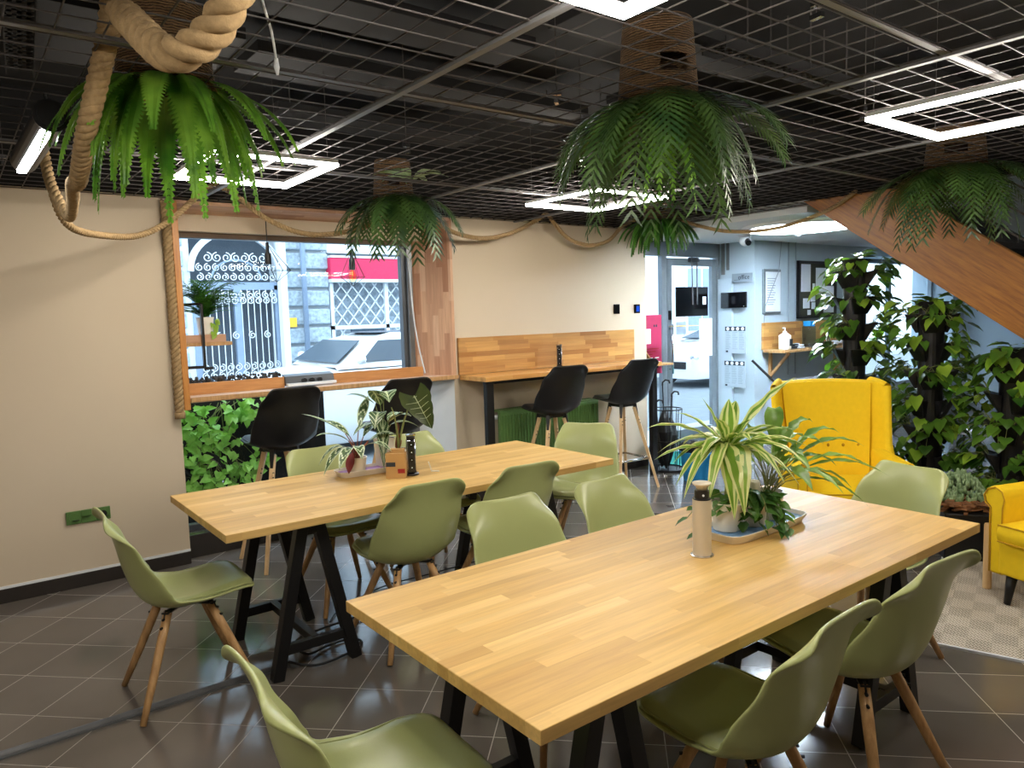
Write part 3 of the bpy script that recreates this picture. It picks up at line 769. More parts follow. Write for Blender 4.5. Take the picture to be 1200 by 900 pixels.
# wall sockets
t = thing('socket_strip', 'row of green framed wall sockets low on the beige wall', 'socket', (.61, WY, .44))
for i in range(3):
    x = .50+i*.081
    f = MB().box(x, x+.08, WY-.014, WY, .40, .48).build('frame', M['green_paint'], t, bevel=.003, world=True)
    MB().lathe([(.030, 0), (.030, .004), (.022, .004), (.020, -.004)], (0, 0, 0), 20).build('socket_ring', M['green_paint'], t, smooth=False)
    o = t.children[-1]; o.rotation_euler = (PI/2, 0, 0); o.location = (x+.04-.61, -.013, 0)
    MB().tube([(x+.04, WY-.0145, .44), (x+.04, WY-.0165, .44)], .0205, 18).build('socket_well', M['black_plastic'], t, world=True)
tag(MB().box(5.25, 5.33, WY-.012, WY, 1.585, 1.68).build('light_switch', M['screen'], bevel=.004), 'black square light switch on the wall above the bar', 'switch')
t = thing('thermostat', 'small blue lit thermostat screen at the right end of the wall', 'thermostat', (5.60, WY, 1.63))
MB().box(5.54, 5.62, WY-.014, WY, 1.585, 1.675).build('housing', M['screen'], t, bevel=.004, world=True)
MB().box(5.56, 5.61, WY-.0155, WY-.014, 1.60, 1.66).build('display', M['screen_blue'], t, world=True)

# ================================================================== POWER TOWERS
def tower(name, label, x, y, z, h, r, top, kind, rz=0):
    t = thing(name, label, 'power outlet', (x, y, z), rz)
    if kind == 'black':
        MB().lathe([(r*1.45, 0), (r*1.5, .006), (r*1.4, .012), (r*1.05, .014), (0.0, .014)], n=28).build('base', M['black_plastic'], t, smooth=True)
        MB().lathe([(r, .012), (r, h-.03)], n=28).build('column', M['chrome'], t, smooth=True)
        MB().box(-r*.75, r*.75, -r*1.16, -r*.2, .016, h-.034).build('socket_face', M['black_plastic'], t, bevel=.004)
        for k in range(4):
            MB().tube([(0, -r*1.16, .045+k*.042), (0, -r*1.2, .045+k*.042)], .013, 14).build('socket', M['screen'], t)
            MB().tube([(0, -r*1.19, .045+k*.042), (0, -r*1.24, .045+k*.042)], .003, 8).build('earth_pin', M['white_paint'], t)
        MB().lathe([(r*.9, h-.03), (r*.9, h-.008)], n=28).build('neck', M['black_plastic'], t, smooth=True)
        MB().lathe([(0, h-.008), (r*1.05, h-.008), (r*1.05, h), (0, h+.002)], n=28).build('cap', M['chrome'], t, smooth=False)
    else:
        MB().lathe([(r*1.25, 0), (r*1.25, .004), (r, .006)], n=32).build('base', M['chrome'], t, smooth=False)
        MB().lathe([(r, .004), (r, h*.76), (r*.6, h*.762)], n=32).build('column', M['metal_brush'], t, smooth=False)
        MB().lathe([(r*.96, h*.762), (r*.96, h*.775), (r*.78, h*.78), (r*.78, h*.88), (r*.5, h*.885)], n=32).build('neck', M['black_plastic'], t, smooth=False)
        MB().tube([(0, -r*.79, h*.83), (0, -r*.86, h*.83)], .004, 8).build('button', M['white_paint'], t)
        MB().lathe([(r*.55, h*.885), (r*.62, h*.93), (r*1.0, h*.965), (r*1.0, h*.985), (0, h)], n=32).build('cap', M['metal_brush'], t, smooth=True)
    return t
tower('power_tower', 'black pop-up power tower with a column of sockets beside the cardboard box', 1.965, 3.50, .75, .225, .026, 0, 'black', R(-25))
tower('power_tower', 'round brushed metal power tower on the near table before the striped plant', 2.03, 1.60, .75, .262, .032, 0, 'plain', R(-40))
tower('power_tower', 'slim pop-up power tower standing on the wall bar against its back panel', 4.40, 5.05, 1.112, .215, .026, 0, 'black', R(-40))

# ================================================================== ITEMS ON THE FARTHER TABLE
def tray(name, label, x, y, z, L, W, rz, lining, lab):
    t = thing(name, label, 'tray', (x, y, z), rz)
    prof = [(.80, 0), (1.0, .030), (1.0, .034), (.96, .034), (.80, .010), (0.0, .010)]
    def ring(k, zz):
        out = []
        for j in range(40):
            a = 2*PI*j/40; cx, cy = math.cos(a), math.sin(a); q = (abs(cx)**6+abs(cy)**6)**(-1/6)
            out.append(((cx*q)*(L/2-(1-k)*.08), (cy*q)*(W/2-(1-k)*.08), zz))
        return out
    m = MB(); vs = []; fs = []
    ks = [(.80, 0), (1, .030), (1, .034), (.96, .034), (.80, .008)]
    for k, zz in ks: vs += ring(k, zz)
    for i in range(len(ks)-1):
        for j in range(40): fs.append((i*40+j, i*40+(j+1) % 40, (i+1)*40+(j+1) % 40, (i+1)*40+j))
    fs.append(tuple(range(39, -1, -1))); fs.append(tuple(4*40+j for j in range(40)))
    m.add(vs, fs); m.build('dish', M['white'], t, smooth=False, bevel=.001)
    m = MB(); m.add(ring(.86, .020), [tuple(range(40))]); m.build('lining', M[lining], t, label=lab)
    return t
def pot(name, label, x, y, z, r0, r1, h, m='white', sq=None, rz=0, cat='pot'):
    t = thing(name, label, cat, (x, y, z), rz)
    MB().lathe([(r0*.9, 0), (r0, .004), (r1, h-.008), (r1*1.04, h-.006), (r1*1.04, h), (r1*.93, h), (r1*.9, h-.02)], n=32, sq=sq).build('pot', M[m], t, smooth=sq is None, bevel=.001)
    MB().lathe([(r1*.9, h-.02), (r1*.5, h-.012), (0, h-.01)], n=24, sq=sq).build('soil', M['soil'], t, smooth=True)
    return t
def wl(maxw, peak=.45, tip=1.0):
    def f(t):
        if t < peak: return maxw*max(.06, math.sin(PI/2*t/peak)**.8)
        return maxw*max(.0, math.cos(PI/2*((t-peak)/(1-peak))**tip))+.0005
    return f
tray('plant_tray', 'white oblong tray with a purple lining on the farther table', 1.83, 3.72, .75, .40, .15, R(-4), 'purple', 'purple lining')
# calathea
t = pot('potted_calathea', 'small cream pot of striped calathea on the left of the purple lined tray', 1.74, 3.70, .770, .042, .052, .085)
rnd = random.Random(3)
m = MB(); st_ = MB()
dirs = [(-1.0, -.3, .18, -.10), (-.9, .2, .16, -.07), (-.7, -.6, .20, -.06), (-.2, -.8, .16, -.02), (.4, -.7, .18, .0), (.8, -.2, .2, .03), (.7, .4, .2, .08), (-.3, .7, .2, .1), (-.6, .3, .24, .14), (.1, .1, .2, .18), (.9, -.6, .16, .05), (-.95, -.1, .2, .07)]
for dx, dy, L, dz in dirs:
    b0 = V(rnd.uniform(-.012, .012), rnd.uniform(-.012, .012), .075); q = V(dx, dy, 0).normalized()
    s1 = b0+q*.055+V(0, 0, .07+max(dz, 0)*.5)
    st_.tube([b0, b0.lerp(s1, .5)+V(0, 0, .02), s1], .0028, 5)
    m.leaf(bez(s1, s1+q*L*.5+V(0, 0, .05+dz*.3), s1+q*L*.95+V(0, 0, dz-.02)), wl(.030), 16, 8, .2, mi=lambda i, j: 1 if (i in (0, 7) or ((j-(i if i < 4 else 7-i)) % 4 == 0)) else 0)
m.build('leaves', [M['calathea'], M['vein']], t, smooth=True); st_.build('stems', M['stem_red'], t)
m = MB(); m.leaf(bez((-.04, -.03, .12), (-.07, -.06, .06), (-.085, -.07, .012)), wl(.025), 8, 4, .3); m.build('folded_leaf', M['under_red'], t, smooth=True, label='reddish folded leaf underside')
# white square pot with arrowhead plant
t = pot('potted_arrowhead_plant', 'tall white square pot with silvery veined leaves at the middle of the tray', 1.94, 3.76, .770, .044, .052, .16, sq=5)
m = MB(); st_ = MB()
for dx, dy, L, z0, dz, ww in [(-.5, -.5, .20, .20, .16, .045), (-.15, -.5, .20, .27, .02, .06), (-.6, .3, .2, .2, .12, .05), (.3, -.7, .2, .10, .10, .04), (.9, -.3, .22, .08, .02, .035), (-.4, -.7, .16, .12, -.2, .035), (.7, .3, .18, .1, .08, .035), (-.9, -.2, .22, .09, .02, .032), (-.3, -.3, .15, .16, -.02, .05)]:
    b0 = V(0, 0, .15); q = V(dx, dy, 0).normalized(); s1 = b0+q*.04+V(0, 0, z0)
    st_.tube([b0, b0.lerp(s1, .5)+V(0, 0, .01), s1], .003, 5)
    m.leaf(bez(s1, s1+q*L*.45+V(0, 0, .03+dz*.4), s1+q*L*.8+V(0, 0, dz-.06)), wl(ww, .35), 22, 16, .15, mi=lambda i, j: 1 if (i in (7, 8)) or ((j-(i if i < 8 else 15-i)) % 5 == 0) else 0)
m.build('leaves', [M['calathea'], M['vein']], t, smooth=True); st_.build('stems', M['stem'], t)
# alocasia
t = pot('potted_alocasia', 'cream pot with a tall stem and dark arrow-shaped alocasia leaf behind the cardboard box', 1.955, 3.62, .75, .048, .055, .13)
st_ = MB()
for a, c, d_ in [((0, 0, .12), (.02, .0, .28), (.095, -.03, .42)), ((0, 0, .12), (-.02, -.03, .3), (-.055, -.04, .37))]:
    f = bez(a, c, d_); st_.tube([f(i/8) for i in range(9)], [.008-.0006*i for i in range(9)], 8)
st_.build('stems', M['stem'], t, smooth=True)
m = MB()
for k in range(5): m.leaf(bez((rnd.uniform(-.01, .01), rnd.uniform(-.01, .01), .12), (rnd.uniform(-.02, .02), 0, .18), (rnd.uniform(-.03, .03), rnd.uniform(-.02, .02), .21+.02*k)), wl(.012, .3), 6, 2, .8)
m.build('sheath', M['stem_red'], t, smooth=True)
# arrow leaf: shield outline with scalloped edge, hanging
def arrow_leaf(b, apex, down, side, L, Wd, rows=12):
    apex = V(*apex); down = V(*down).normalized(); side = V(*side).normalized(); nn = down.cross(side)
    def fn(a, v):
        u = a*2-1; y = v*L
        ww = 1.25*Wd*(1-v)**.7*(.55+.45*min(1, v*4.5+.1))*(1+.05*math.sin(v*26)); back = .26*L*abs(u)**1.3*(1-v)
        return apex+down*(y-back*(1-v*.5))+side*(u*ww)+nn*(abs(u)*.02-.03*v*v)
    b.grid(fn, 12, rows, mi=lambda i, j: 1 if i in (5, 6) and False else 0)
m = MB(); arrow_leaf(m, (.095, -.03, .42), (.32, -.25, -.8), (.86, -.3, .35), .21, .085)
m.build('arrow_leaf', M['alocasia'], t, smooth=True)
m = MB()
ap, dn, sd_ = V(.095, -.03, .42), V(.32, -.25, -.8).normalized(), V(.86, -.3, .35).normalized(); nn = dn.cross(sd_)
for s in (1, -1):
    m.tube([ap-nn*.002*s, ap+dn*.1-nn*(.0075+.002*s), ap+dn*.2-nn*(.027+.002*s)], [.0025, .002, .001], 5)
    for k in range(5):
        for e in (-1, 1): m.tube([ap+dn*(.01+.033*k)-nn*(.03*(.05*k+.05)+.001*s), ap+dn*(.035*k-.01)+sd_*e*.075*(1-.035*k/.21)**.75+nn*(.015-.03*(.16*k)**2)], [.0016, .0008], 4)
m.build('veins', M['vein'], t)
# box
t = thing('cardboard_box', 'small kraft cardboard box printed with a dark and a red patch on the farther table', 'box', (1.872, 3.50, .75), R(-38))
MB().box(-.052, .052, -.03, .03, 0, .135).build('carton', M['card'], t, bevel=.001)
MB().box(-.05, .0, -.0312, -.0298, .065, .088).build('dark_print', M['ink'], t)
MB().box(.012, .05, -.0312, -.0298, .028, .052).build('red_print', M['red'], t)
MB().box(-.03, .045, -.012, .028, .135, .155).build('flap', M['card'], t, bevel=.001)
m = MB(); m.bar((2.09, 3.50, .75), (2.075, 3.505, .805), .018, .004).bar((2.09, 3.50, .752), (2.12, 3.47, .752), .018, .004)
tag(m.build('card_holder', M['white']), 'tiny white upright card holder right of the black power tower', 'card holder')

# ================================================================== PLANTS ON THE NEAR TABLE
tray('plant_tray', 'white oblong tray with a pale blue lining on the near table', 2.43, 1.665, .75, .50, .20, R(1), 'blue_lining', 'pale blue lining')
# dracaena
t = pot('potted_dracaena', 'large plant with long cream striped strap leaves on the blue lined tray, left', 2.29, 1.69, .770, .05, .06, .11)
b0 = V(0.0, 0, .09); MB().tube([b0, (0.0, -.005, .20), (.005, 0, .355)], [.011, .010, .008], 10).build('stem', M['stem'], t, smooth=True)
m = MB(); c0 = V(.005, 0, .335)
def img(dr, du, dd=0):
    """direction: to the picture's right, up, towards the viewer"""
    return V(.795, -.607, 0)*dr+V(0, 0, 1)*du-V(.607, .795, 0)*dd
S = [(-1.0, .62, .05, .33, .016, -.05), (-.48, 1.0, .0, .20, .012, .05), (.75, .86, .0, .36, .024, .06), (.1, 1, -.2, .17, .018, .05), (-1, .12, .2, .27, .013, -.07), (-.8, .30, .6, .24, .014, -.22), (-.9, .3, -.3, .25, .013, -.10),
     (.9, .35, .3, .26, .014, -.06), (1, .25, 0, .30, .014, -.08), (.9, .5, -.3, .25, .014, -.04), (.55, .3, .8, .24, .016, -.16), (-.12, .15, 1, .14, .026, -.27), (.10, .2, 1, .15, .030, -.26), (.3, .3, -.9, .26, .016, -.1), (-.4, .3, -.9, .26, .016, -.1), (.0, .5, -1, .22, .016, -.05),
     (-.6, .45, .6, .20, .014, -.10), (.5, .5, .5, .2, .015, -.05), (.85, .1, .5, .24, .014, -.16), (-1, .2, .1, .2, .013, -.10), (.4, .85, .4, .17, .014, .0), (-.3, .8, .35, .17, .013, .0), (-.9, .15, .4, .22, .013, -.16), (.3, .9, -.5, .22, .018, .02), (-.7, .7, -.2, .24, .013, .0), (.7, .3, .5, .28, .016, -.12), (-.5, .1, .8, .22, .014, -.2), (1, .4, -.2, .28, .014, -.04), (.2, .6, .8, .18, .016, -.04)]
for r_, u_, d_, L, ww, dz in S:
    q = img(r_, u_, d_).normalized(); flat = V(q.x, q.y, 0); L *= 1.08
    p1 = c0+q*L*.55; p2 = c0+flat*L*1.0+V(0, 0, q.z*L*.6+dz)
    m.leaf(bez(c0-V(0, 0, rnd.uniform(0, .04)), p1, p2), wl(ww*1.75, .4), 14, 6, .35, mi=lambda i, j: 1 if i in (0, 2, 5) else 0, wave=.1)
m.build('strap_leaves', [M['strap_green'], M['strap_cream']], t, smooth=True)
# peace lily
t = pot('potted_peace_lily', 'bushy peace lily with arching green leaves at the right of the blue lined tray', 2.54, 1.68, .770, .05, .06, .11)
m = MB(); st_ = MB()
L_ = [(.9, .35, .2, .30, .02), (1, .55, 0, .34, .02), (.8, .1, .4, .25, .018), (.5, 1, 0, .28, .03), (.1, 1, -.2, .3, .028), (-.3, .9, 0, .25, .028), (.9, .0, -.3, .3, .018), (.4, .3, .8, .2, .03), (.7, .6, -.6, .3, .02), (-.5, .5, -.5, .24, .025), (.1, .3, -1, .26, .025),
      (.6, .8, .3, .24, .024), (1, .2, .1, .36, .017), (.95, -.1, .25, .28, .016), (.3, .6, .5, .2, .026), (-.2, .6, .6, .2, .026), (-.6, .7, .2, .2, .025), (.75, .75, -.1, .3, .022), (.2, .8, .5, .22, .022), (.6, .2, .6, .24, .018)]
for r_, u_, d_, L, ww in L_+[(a_, b_, c_, .24, .02) for a_, b_, c_ in ((-.8, .6, .3), (.4, .9, -.4), (-.1, .8, -.7), (.8, .2, -.6), (.5, .5, -.8), (-.4, .4, -.8), (.2, .5, .7), (1, .4, -.2))]:
    L *= 1.2; ww *= 1.3; q = img(r_, u_, d_).normalized(); flat = V(q.x, q.y, 0); s0 = V(rnd.uniform(-.02, .02), rnd.uniform(-.02, .02), .09)
    s1 = s0+q*L*.35+V(0, 0, .08); st_.tube([s0, s0.lerp(s1, .5)+V(0, 0, .02), s1], .002, 5)
    m.leaf(bez(s1, s1+q*L*.4+V(0, 0, .03), s1+flat*L*.75+V(0, 0, q.z*L*.45-.03-.06*(1-u_))), wl(ww, .4), 10, 4, .3, wave=.15)
m.build('leaves', M['lily'], t, smooth=True); st_.build('stems', M['stem'], t)
# ivy
def heart(b, base, d, up, L, Wd, mi=0):
    base = V(*base); d = d.normalized(); s = d.cross(up).normalized(); n_ = s.cross(d)
    pts = [(0, 0, 0), (-.12, .55, .05), (.2, .95, .12), (.6, .62, .08), (1, 0, -.14), (.6, -.62, .08), (.2, -.95, .12), (-.12, -.55, .05), (.35, 0, -.02), (.7, 0, -.05)]
    v = [base+d*x*L+s*y*Wd+n_*z*L for x, y, z in pts]
    b.add(v, [(0, 8, 2, 1), (8, 9, 3, 2), (9, 4, 3), (0, 7, 6, 8), (8, 6, 5, 9), (9, 5, 4)], mi)
t = pot('potted_ivy', 'dark trailing ivy spilling over the front of the blue lined tray', 2.415, 1.66, .770, .045, .052, .09)
m = MB(); st_ = MB()
for k in range(22):
    a = rnd.uniform(0, 2*PI); rr = rnd.uniform(.08, .20); zz = rnd.uniform(-.015, .10)
    if k < 13:
        tgt = img(rnd.uniform(-1.4, .9)*.20, 0, rnd.uniform(.07, .145))
    else: tgt = V(math.cos(a), math.sin(a), 0)*rr*.6
    f = bez((0, 0, .08), tgt*.5+V(0, 0, .17+rnd.uniform(0, .05)), tgt+V(0, 0, max(.01, zz)))
    st_.tube([f(i/8) for i in range(9)], .0016, 4)
    for i in range(2, 9):
        p = f(i/8); dd = (tgt.normalized()+V(rnd.uniform(-1, 1), rnd.uniform(-1, 1), rnd.uniform(-1.2, .2))).normalized()
        heart(m, p, dd, V(rnd.uniform(-.4, .4), rnd.uniform(-.8, 0), 1), rnd.uniform(.034, .055), rnd.uniform(.016, .026), 0)
m.build('leaves', M['ivy'], t, smooth=True); st_.build('stems', M['stem'], t)
m = MB().lathe([(.030, 0), (.030, .005), (.024, .15), (.021, .158), (0, .16)], (0, 0, 0), 24, sq=4)
o = m.build('white_vase', M['white'], None, smooth=True); o.location = (2.47, 1.70, .770); tag(o, 'narrow white ceramic vase between the plants on the blue lined tray', 'vase')

# ================================================================== ARMCHAIRS
def armchair(name, label, loc, rz, wing=True):
    t = thing(name, label, 'armchair', loc, rz)
    # local: faces +Y
    wd = .36
    m = MB()
    def back(a, v):
        u = a*2-1; z = .36+v*.70; y = -.24-.17*v-.0*u*u
        hw = (.30+.06*v); return V(u*hw, y+.03*abs(u)**3, z+(.012*(1-u*u) if v > .98 else 0))
    m.grid(back, 12, 12); m.grid(lambda a, v: back(1-a, v)-V(0, .09, 0), 12, 12)
    ring = [back(i/12, 1) for i in range(13)]
    m.grid(lambda a, v: back(a, 1)-V(0, .09*v, -.018*math.sin(PI*v)), 12, 4)
    for s in (0, 1): m.grid(lambda a, v: back(s, v)-V(0, .09*a, 0), 1, 12)
    bk = m.build('backrest', M['yellow'], t, smooth=True)
    for j, zz in enumerate((.64,)):
        for i in range(5):
            u = (i-2)*.12; p = V(u, -.24-.17*(zz-.36)/.70+.010, zz)
            MB().ico(p, .013, sc=(1, .5, 1)).build('button', M['yellow_seam'], bk, smooth=True)
    # wings and arms: one upholstered side each
    for s in (-1, 1):
        m = MB()
        def wingf(a, v):
            z = .40+v*.68; y0 = -.24-.17*v; dep = .17 if v > .45 else .17+.25*(1-v/.45)**1.2
            return V(s*(wd-.02+.03*v+a*.075*(1 if v > .3 else v/.3)), y0-.03+a*dep, z-.03*a*a)
        P = lambda a, v, o: wingf(a, v)+V(s*o, 0, 0)
        m.grid(lambda a, v: P(a, v, -.025), 6, 16); m.grid(lambda a, v: P(a, v, .035), 6, 16)
        m.grid(lambda a, v: P(1, v, -.025+.06*a)+V(0, .022*math.sin(PI*a), 0), 5, 16)
        m.grid(lambda a, v: P(v, 1, -.025+.06*a)+V(0, 0, .02*math.sin(PI*a)), 5, 6)
        m.grid(lambda a, v: P(0, v, -.025+.06*a), 2, 16)
        m.build('wing', M['yellow'], t, smooth=True)
        m = MB()   # arm panel with a rolled top
        sec = [(-.035, .16), (-.035, .52), (-.045, .575), (-.03, .615), (.01, .635), (.055, .62), (.08, .58), (.07, .54), (.04, .52), (.035, .16)]
        ys = [-.30, .0, .25, .36, .375]
        for k, y in enumerate(ys): 
            sc_ = 1 if k < 4 else .88
            for a, z in sec: m.v.append((s*(wd+.01+a*sc_), y, .38+(z-.38)*(1 if k < 4 else .96)))
        n_ = len(sec)
        for k in range(len(ys)-1):
            for i in range(n_): m.f.append((k*n_+i, k*n_+(i+1) % n_, (k+1)*n_+(i+1) % n_, (k+1)*n_+i)); m.mi.append(0)
        m.f.append(tuple((len(ys)-1)*n_+i for i in range(n_))); m.mi.append(0); m.f.append(tuple(range(n_-1, -1, -1))); m.mi.append(0)
        ar = m.build('arm', M['yellow'], t, bevel=.010, segs=3)
        MB().tube([(s*(wd+.01+a*.9), .378, .38+(z-.38)*.965) for a, z in sec], .004, 6).build('piping', M['yellow_seam'], ar, smooth=True)
    m = MB()
    def cush(sgn):
        return lambda a, v: V((a*2-1)*.325, -.22+v*.64, .40+sgn*(.045+.02*(1-(a*2-1)**4)*(1-(v*2-1)**4)))
    m.grid(cush(1), 12, 14); m.grid(lambda a, v: cush(-1)(1-a, v), 12, 14)
    for e in (0, 1):
        m.grid(lambda a, v: V((e*2-1)*(.325+.012*math.sin(PI*a)), -.22+v*.64, .355+.09*a), 4, 14)
        m.grid(lambda a, v: V((v*2-1)*.325, -.22+e*.64+(e*2-1)*.014*math.sin(PI*a), .355+.09*a), 4, 12)
    sc_ = m.build('seat_cushion', M['yellow'], t, smooth=True)
    MB().tube([(-.325, .425, .445), (.325, .425, .445)], .004, 6).tube([(-.325, .425, .358), (.325, .425, .358)], .004, 6).build('piping', M['yellow_seam'], sc_)
    MB().box(-.35, .35, -.28, .39, .17, .36).build('seat_frame', M['yellow'], t, bevel=.02, segs=3)
    for sx in (-1, 1):
        MB().tube([(sx*.30, .34, .175), (sx*.31, .36, .014)], [.028, .016], 10).build('leg', M['black_metal'], t, smooth=True)
        MB().tube([(sx*.29, -.26, .175), (sx*.30, -.33, .014)], [.028, .016], 10).build('leg', M['black_metal'], t, smooth=True)
    return t
fa = math.atan2(-.69, -.72)-PI/2
a1 = armchair('wing_chair', 'tall mustard yellow wing chair with a buttoned back behind the near table', (4.62, 2.52, 0), fa); a1.scale = (.82, .9, 1)
armchair('wing_chair', 'second mustard yellow armchair cut off at the right edge, standing on the rug', (4.56, 1.02, 0), R(72))
t = thing('wooden_post', 'short pale round wooden post standing at the corner of the right yellow armchair', 'post', (4.49, 1.585, .012))
MB().tube([(0, 0, 0), (0, 0, .36)], .022, 16).build('shaft', M['leg_pale'], t, smooth=False, bevel=.002)
MB().tube([(0, 0, .36), (0, 0, .366)], .020, 16).build('cap', M['leg_pale'], t)

# ================================================================== RUG
rg = thing('area_rug', 'pale herringbone woven rug with a light border under the yellow armchairs', 'rug', (3.56, 1.55, 0), R(17.5))
MB().box(0, 2.2, -3.0, 0, 0, .010).build('pile', M['rug'], rg, bevel=.003)
m = MB(); m.box(-.012, 0, -3.0, .012, 0, .011); m.box(0, 2.2, 0, .012, 0, .011); m.build('border', M['paper'], rg)
# floor cable cover + cable
t = thing('floor_cable_cover', 'long shiny metal cable cover laid across the tiles at lower left', 'cable cover', (0, 3.3, 0))
MB().tube([(-2.7, 3.3, .006), (1.15, 3.3, .006)], .016, 12).build('profile', M['barmetal'], t, smooth=True, world=True)
MB().box(-2.7, 1.15, 3.275, 3.325, 0, .006).build('flange', M['grey_metal'], t, world=True)
m = MB(); m.tube(catmull([(1.15, 3.3, .02), (1.25, 3.2, .01), (1.42, 3.22, .008), (1.52, 3.28, .008), (1.50, 3.36, .008), (1.38, 3.36, .01), (1.25, 3.32, .02), (1.3, 3.5, .03), (1.9, 3.6, .01)], 8), .006, 6)
m.tube(catmull([(1.5, 3.62, .01), (1.62, 3.75, .008), (1.95, 3.9, .008), (2.2, 3.8, .05), (2.6, 3.6, .13)], 8), .004, 6)
tag(m.build('power_cable', M['rubber'], smooth=True), 'black power cable looping on the tiles under the farther table', 'cable')

# ================================================================== HANGING BASKETS
def basket(label, x, y, r, h, z0=2.425, hole=None, rt=None):
    t = thing('seagrass_basket', label, 'basket', (x, y, z0), 0, 'upside-down seagrass baskets')
    rt = rt or r*.86; n = 48; k = 14; m = MB(); vs = []; fs = []
    for i in range(k+1):
        v = i/k; rr = r+(rt-r)*v
        for j in range(n): a = 2*PI*j/n; vs.append((rr*math.cos(a), rr*math.sin(a), h*v))
    ha = hole if hole is not None else math.atan2(-y, -x)
    for i in range(k):
        for j in range(n):
            a = 2*PI*(j+.5)/n; da = (a-ha+PI) % (2*PI)-PI
            if abs(da) < .34 and 4 <= i < 7: continue
            fs.append((i*n+j, i*n+(j+1) % n, (i+1)*n+(j+1) % n, (i+1)*n+j))
    fs.append(tuple(k*n+j for j in range(n)))
    m.add(vs, fs); m.build('woven_body', M['basket'], t, smooth=True, solid=.008)
    m = MB(); pts = [V(r*math.cos(a), r*math.sin(a), .004) for a in [2*PI*i/36 for i in range(37)]]; m.tube(pts, .009, 8)
    m.build('rim', M['basket'], t, smooth=True)
    return t
cab = 0
basket('brown woven basket mounted upside down above the fern at upper left', .69, 2.86, .16, .28, hole=math.atan2(-2.86, -.69)-.25)
basket('brown woven basket mounted upside down above the big palm plant', 2.33, 2.04, .155, .30, hole=math.atan2(-2.04, -2.33)+.45)
basket('small brown woven basket over the palm plant in front of the window top', 2.53, 4.60, .135, .25)
basket('brown woven basket mostly hidden above the mesh over the dense fern near the entrance', 5.27, 4.62, .14, .25)
basket('shadowed brown woven basket above the palm plant by the stair beam', 5.03, 2.02, .17, .24)

def frond(b, path, n, lmax, wd, ang=60, tip=.35, fan=.0, droop=.2, mi=0, rs=.0025, mr=1, side=None):
    P = [V(*path(i/n)) for i in range(n+1)]
    b.tube([P[i] for i in range(0, n+1, 2)], [rs*(1-.7*i/n) for i in range(0, n+1, 2)], 4, mi=mr)
    for i in range(1, n):
        v = i/n; t = (P[i+1]-P[i-1]).normalized(); s = t.cross(V(0, 0, 1))
        if s.length < .15: s = t.orthogonal()
        if side is not None: s = (side-t*side.dot(t))
        s.normalize(); up = s.cross(t)
        L = lmax*(math.sin(PI*min(1, v*.92+.08))**.55 if v < .5 else (1-(v-.5)*2*(1-tip))); a = R(ang)*(1-.35*v)
        for e in (-1, 1):
            d = (t*math.cos(a)+s*e*math.sin(a)-V(0, 0, droop)).normalized()
            q = t*.5*wd; c = P[i]
            b.add([c-q*.7, c+q*.7, c+d*L*.45+q+up*.004, c+d*L*.45-q+up*.004, c+d*L], [(0, 1, 2, 3), (3, 2, 4)], mi)
def hanging(name, label, x, y, z, r, count, reach, drop, m, kind, seed, skew=(0, 0), kw={}, cat='plant', zs=0):
    t = thing(name, label, cat, (x, y, z)); rn = random.Random(seed); b = MB()
    for i in range(count):
        a = 2*PI*i/count+rn.uniform(-.25, .25); q = V(math.cos(a), math.sin(a), 0); k = rn.uniform(.75, 1.1); lay = (i % 3)/2
        rr = reach*k*(1-.45*lay); dd = drop*(.55+.5*lay)*rn.uniform(.85, 1.1)
        p0 = q*r*(.4+.4*rn.random())+V(0, 0, .05); p1 = q*(r+rr*.70)+V(0, 0, .04-.03*lay); p2 = q*(r+rr*.95)+V(0, 0, -dd)+V(skew[0], skew[1], 0)*rn.random()
        frond(b, bez(p0, p1, p2), side=(V(q.y, -q.x, 0)+V(rn.uniform(-.5, .5), rn.uniform(-.5, .5), 0)), **kw)
    # crown stub inside the basket
    b.build('fronds', [M[m], M[m]], t, smooth=False)
    MB().lathe([(r*.5, .16), (r*.62, .10), (r*.55, .03), (0, .0)], n=20).build('root_plug', M['soil'], t)
    return t
hanging('hanging_fern', 'bright green hanging fern spilling out of the upper left basket', .69, 2.86, 2.40,   .13, 44, .30, .36, 'fern', 'fern', 1, kw=dict(n=30, lmax=.056, wd=.026, ang=78, tip=.25, droop=.05))
hanging('hanging_palm', 'large dark green hanging palm with long feathery fronds above the near table', 2.36, 2.04, 2.40, .12, 30, .42, .44, 'palm', 'palm', 2, kw=dict(n=20, lmax=.15, wd=.021, ang=60, tip=.45, droop=.12))
hanging('hanging_palm', 'small dark hanging palm in front of the top right corner of the window', 2.55, 4.58, 2.40, .10, 24, .44, .40, 'palm', 'palm', 3, kw=dict(n=14, lmax=.15, wd=.03, ang=62, tip=.5, droop=.12))
hanging('hanging_fern', 'dense deep green hanging fern left of the entrance door', 5.27, 4.62, 2.38, .12, 64, .25, .24, 'fern_deep', 'fern', 4, kw=dict(n=22, lmax=.04, wd=.03, ang=60, tip=.5, droop=.1))
hanging('hanging_palm', 'shadowed hanging palm in front of the stair beam at upper right', 5.05, 2.02, 2.40, .13, 28, .48, .40, 'palm', 'palm', 5, kw=dict(n=18, lmax=.15, wd=.022, ang=60, tip=.45, droop=.12))
# leaf tips under the large palm, LED glow from behind painted as lime fronds
hanging('hanging_fern', 'lime green leaf tips under the large hanging palm, coloured as if lit from behind', 2.46, 2.12, 2.28, .05, 9, .17, .26, 'lime', 'fern', 9, kw=dict(n=16, lmax=.035, wd=.02, ang=60, tip=.4, droop=.1))
